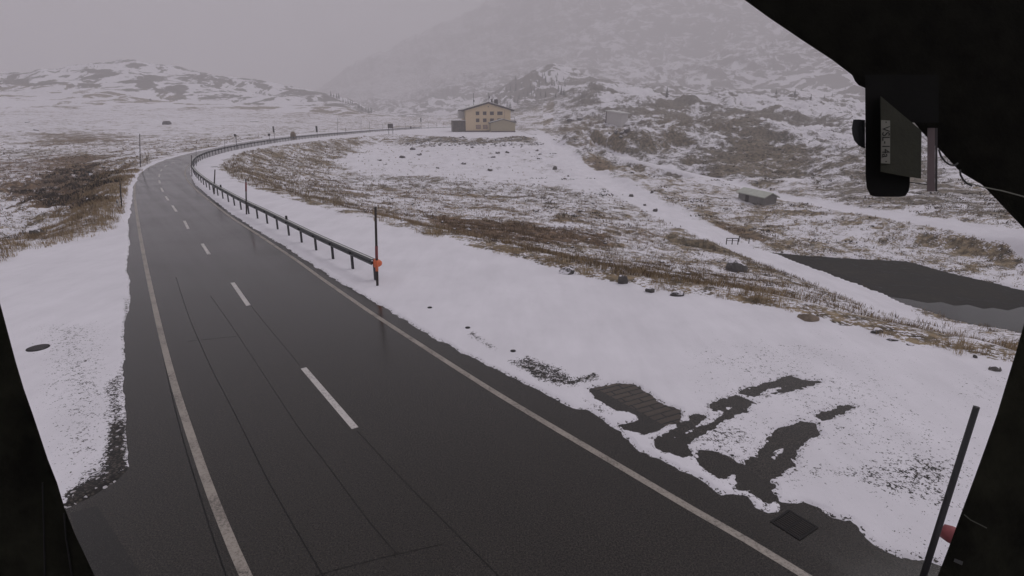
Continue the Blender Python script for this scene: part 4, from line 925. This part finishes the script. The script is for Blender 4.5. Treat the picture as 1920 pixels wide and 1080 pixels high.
# ------------------------------------------------------------ conifers on the far hills
def conifer():
    t = thing('pine_tree', 'small dark conifer on the far hillside', 'tree', (0, 0, 0), 0, 'conifers on the far hills')
    q = MB(); q.tube([(0, 0, -.4), (0, 0, 3), (.05, 0, 6.4)], [.16, .11, .03], 6); q.build('trunk', M['bark'], t)
    r_ = random.Random(5); q = MB()
    for L_ in range(15):
        zc = .8 + L_ * .39; rad = 1.55 * (1 - L_ / 15.5) ** .9; nb = 9 if L_ < 10 else 6
        for k in range(nb):
            a0 = 2 * math.pi * (k + r_.random() * .7) / nb; rl = rad * r_.uniform(.55, 1.15); dz = -rl * r_.uniform(.15, .5); wd = .17 + rl * .16
            d = Vector((math.cos(a0), math.sin(a0), 0)); s_ = Vector((-d.y, d.x, 0)); b0 = Vector((0, 0, zc)); e_ = b0 + d * rl + Vector((0, 0, dz)); m_ = b0 + d * rl * .55 + Vector((0, 0, dz * .3))
            q.add([b0, m_ + s_ * wd, e_, m_ - s_ * wd, m_ + Vector((0, 0, .22))], [(0, 1, 4), (1, 2, 4), (2, 3, 4), (3, 0, 4)])
    q.build('crown', M['green'], t, fix=False); return t
proto_t = conifer(); kids = list(proto_t.children)
spots = [(1047, 172, 1.3, 'lone dark conifer on the brow left of the pale hilltop'), (1250, 184, 1.1, 'lone round dark conifer on the skyline of the right slope')]
r_ = random.Random(3)
for _ in range(58):
    px = r_.uniform(925, 1062); py = 128 + (1000 - px) * .34 * (px < 1000) + r_.random() ** .8 * (62 - (px - 925) * .1) + 6
    spots.append((px, py, r_.uniform(.5, 1.0), 'small dark conifer among the trees of the wooded knoll behind the hotel'))
for px in range(622, 700, 5): spots.append((px + r_.uniform(-2, 2), 176 + (px - 622) * .42 + r_.uniform(3, 8), r_.uniform(.6, 1.1), 'small conifer in the line of trees down the right end of the left hill'))
for px in (1455, 1470, 1490, 1502, 1520, 1545, 1560, 1585): spots.append((px, r_.uniform(166, 190), r_.uniform(.35, .6), 'faint conifer on the rocky right hand ridge'))
for i, (px, py, s_, lb) in enumerate(spots):
    if i == 0: o = proto_t
    else:
        o = proto_t.copy(); C.objects.link(o)
        for ch in kids: c_ = ch.copy(); C.objects.link(c_); c_.parent = o
    x, y, z = hit(px, py); o.location = (x, y, z); o.scale = (s_, s_, s_ * r_.uniform(.9, 1.25)); o.rotation_euler = (0, 0, r_.uniform(0, 6.28))
    o['label'] = lb; o['group'] = 'conifers on the far hills' if i < 2 else {'a': 'conifers of the wooded knoll', 'i': 'conifers down the left hill', 'f': 'conifers on the right ridge'}['a' if 'among' in lb else 'i' if 'line' in lb else 'f']

# ------------------------------------------------------------ the mount around the camera: beam, mast, timber post, second camera
Mc = Matrix.Translation(cam.location) @ cam.rotation_euler.to_matrix().to_4x4()
def cp(px, py, d): return tuple(Mc @ Vector(((px - 960) / FPX * d, -(py - 540) / FPX * d, -d)))
pitch_black = mat_simple('black_timber', (.0065, .0063, .0045), .9, 0, .5, 14, .4, .05)  # near-black base colour for the roof beam
pblack2 = mat_simple('dark_timber', (.012, .012, .008), .9, 0, .7, 9, .5, .05)  # mottled near-black base for the mast and the left post
def slab(pts, d0, d1, name, mat, parent=None):
    q = MB(); s0 = pts; q.prism(pts, lambda a, b: cp(a, b, d0), lambda a, b: cp(a, b, d1))
    return q.build(name, mat, parent)
beam = thing('roof_beam', 'black sloping roof beam overhanging the upper right corner above the second camera', 'beam', cp(1750, 100, 1.7))
def under(o, par):
    bpy.context.view_layer.update(); o.parent = par; o.matrix_parent_inverse = par.matrix_world.inverted(); return o
under(slab([(1396, 0), (1440, 32), (1508, 78), (1560, 112), (1598, 141), (1603, 152), (1610, 160), (1622, 165), (1640, 172), (1700, 212), (1728, 247), (1765, 284), (1800, 322), (1842, 347), (1872, 378), (1925, 434), (2300, 780), (2300, -260), (1050, -260)], 1.5, 1.75, 'timber', pitch_black), beam)
mast = thing('mounting_mast', 'dark curved mast at the lower right edge in front of the snow pole', 'mast', cp(1850, 900, 1.2))
under(slab([(1935, 560), (1920, 607), (1905, 660), (1888, 715), (1870, 775), (1850, 832), (1828, 893), (1805, 955), (1785, 1010), (1768, 1055), (1757, 1082), (1735, 1140), (2100, 1300), (2300, 900), (2200, 500)], 1.2, 1.36, 'shaft', pblack2), mast)
q_ = MB(); q_.add([cp(1790, 1047, 1.195), cp(1806, 1053, 1.195), cp(1804, 1060, 1.195), cp(1788, 1053, 1.195)], [(0, 1, 2, 3)]); under(q_.build('tag', mat_plain('tag_white', (.05, .05, .05))), mast)
q_ = MB(); q_.tube([cp(1808, 965, 1.19), cp(1820, 975, 1.185), cp(1850, 990, 1.18)], .0012, 6); under(q_.build('wire', mat_plain('wire_grey', (.06, .06, .05))), mast)
postw = thing('wooden_post', 'dark weathered wooden post filling the lower left corner beside the road', 'post', cp(40, 900, 1.1))
under(slab([(-300, 380), (-40, 400), (0, 568), (30, 680), (45, 730), (62, 778), (90, 862), (107, 905), (121, 952), (140, 1000), (180, 1085), (200, 1140), (-300, 1400)], 1.1, 1.3, 'timber', pblack2), postw)
for ln in ([(80, 905), (82, 980), (84, 1060), (84, 1120)], [(120, 962), (124, 1010), (132, 1060), (140, 1110)]):
    q_ = MB(); q_.tube([cp(a, b, 1.098) for a, b in ln], .0016, 5); under(q_.build('crack', mat_plain('crack_black', (.001, .001, .001))), postw)

vc = thing('traffic_camera', 'dark camera housing labelled VSL-14a hanging under the black roof beam', 'camera', cp(1670, 280, 1.4))
def rslab(pts, d0, d1, name, mat, par=None): return under(slab(pts, d0, d1, name, mat), par or vc)
rslab([(1622, 140), (1760, 140), (1760, 230), (1706, 230), (1706, 345), (1704, 358), (1698, 367), (1688, 369), (1642, 369), (1632, 366), (1625, 352), (1623, 330)], 1.36, 1.46, 'hood', mat_simple('hood_black', (.0045, .0045, .004), .7, 0, .2, 10, .1, .1))
hb = rslab([(1651, 180), (1728, 245), (1727, 335), (1700, 331), (1651, 322)], 1.33, 1.356, 'housing', mat_simple('grey_housing', (.030, .031, .021), .6, 0, .15, 14, .2, .2))
rslab([(1622, 225), (1610, 224), (1600, 224), (1597, 240), (1598, 252), (1602, 264), (1610, 273), (1622, 279)], 1.38, 1.44, 'lens_hood', mat_simple('lens_rubber', (.010, .011, .013), .6))
lab = rslab([(1652, 225), (1669, 226), (1669, 307), (1652, 306)], 1.322, 1.328, 'label_plate', mat_simple('label_grey', (.16, .16, .135), .7, 0, .08, 20, 0))
fc = bpy.data.curves.new('lettering', 'FONT'); fc.body = '· VSL-14a ·'; fc.align_x = 'CENTER'; fc.align_y = 'CENTER'; fc.size = 1; fc.extrude = .01
fo = bpy.data.objects.new('lettering_curve', fc); C.objects.link(fo); bpy.context.view_layer.update()
tm = bpy.data.meshes.new_from_object(fo.evaluated_get(bpy.context.evaluated_depsgraph_get())); bpy.data.objects.remove(fo)
co = np.empty(len(tm.vertices) * 3); tm.vertices.foreach_get('co', co); co = co.reshape(-1, 3); wtxt = co[:, 0].max() - co[:, 0].min()
kx = 76 * 1.32 / FPX / wtxt; ky = kx * 1.12
cc = Vector(cp(1660.5, 266, 1.3195)); Rm = Mc.to_3x3()
co2 = [tuple(cc + Rm @ Vector((v[1] * ky, -v[0] * kx, v[2] * kx))) for v in co]
tm.vertices.foreach_set('co', np.array(co2).ravel()); tm.update()
under(link('lettering', tm, mat_plain('ink', (.006, .006, .006))), lab)
br = thing('mounting_bracket', 'brownish square bracket post hanging right of the camera housing', 'bracket', cp(1748, 310, 1.42))
under(slab([(1739, 240), (1753, 240), (1753, 359), (1738, 359)], 1.40, 1.43, 'channel', mat_simple('pinkish_metal', (.115, .085, .088), .5, .2, .1, 10, .1)), br)
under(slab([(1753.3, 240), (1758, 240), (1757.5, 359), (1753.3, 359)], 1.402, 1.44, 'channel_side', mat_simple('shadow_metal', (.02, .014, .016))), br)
q_ = MB(); q_.tube([cp(1706, 342, 1.41), cp(1738, 346, 1.41)], .0012, 6); under(q_.build('strut', M['black']), br)
for pts, lb in (([(1760, 280), (1764, 292), (1772, 303), (1781, 309), (1790, 310), (1796, 306)], 'upper thin black cable loop hanging under the roof beam'), ([(1800, 318), (1801, 328), (1806, 337), (1813, 344), (1822, 348)], 'lower thin black cable loop hanging under the roof beam')):
    q_ = MB(); q_.tube([cp(a, b, 1.45) for a, b in pts], .0022, 8); tag(q_.build('cable', M['black'], None, True), lb, 'cable', 'cable loops under the roof beam')
q_ = MB(); q_.tube([cp(a, b, 1.44) for a, b in [(1815, 343), (1840, 350), (1880, 358), (1925, 370), (2000, 392)]], .0014, 6); tag(q_.build('cable', mat_plain('pale_cable', (.20, .20, .17)), None, True), 'thin pale cable running across the black beam to the right', 'cable')

# ------------------------------------------------------------ mist
q_ = MB(); q_.box((0, 0, 245), (6900, 6900, 530)); hz_ = q_.build('haze', None)
m = bpy.data.materials.new('mist'); m.use_nodes = True; nt = m.node_tree; nt.nodes.clear()
vo = nt.nodes.new('ShaderNodeVolumePrincipled'); vo.inputs['Density'].default_value = .00108; vo.inputs['Color'].default_value = (.98, .958, .985, 1); vo.inputs['Anisotropy'].default_value = 0.1
oo = nt.nodes.new('ShaderNodeOutputMaterial'); nt.links.new(vo.outputs[0], oo.inputs['Volume']); hz_.data.materials.append(m)
tag(hz_, kind='stuff', label='pale grey mist filling the valley and hiding the mountains', cat='mist')
print('OBJECTS', len(bpy.data.objects), 'verts', len(X))
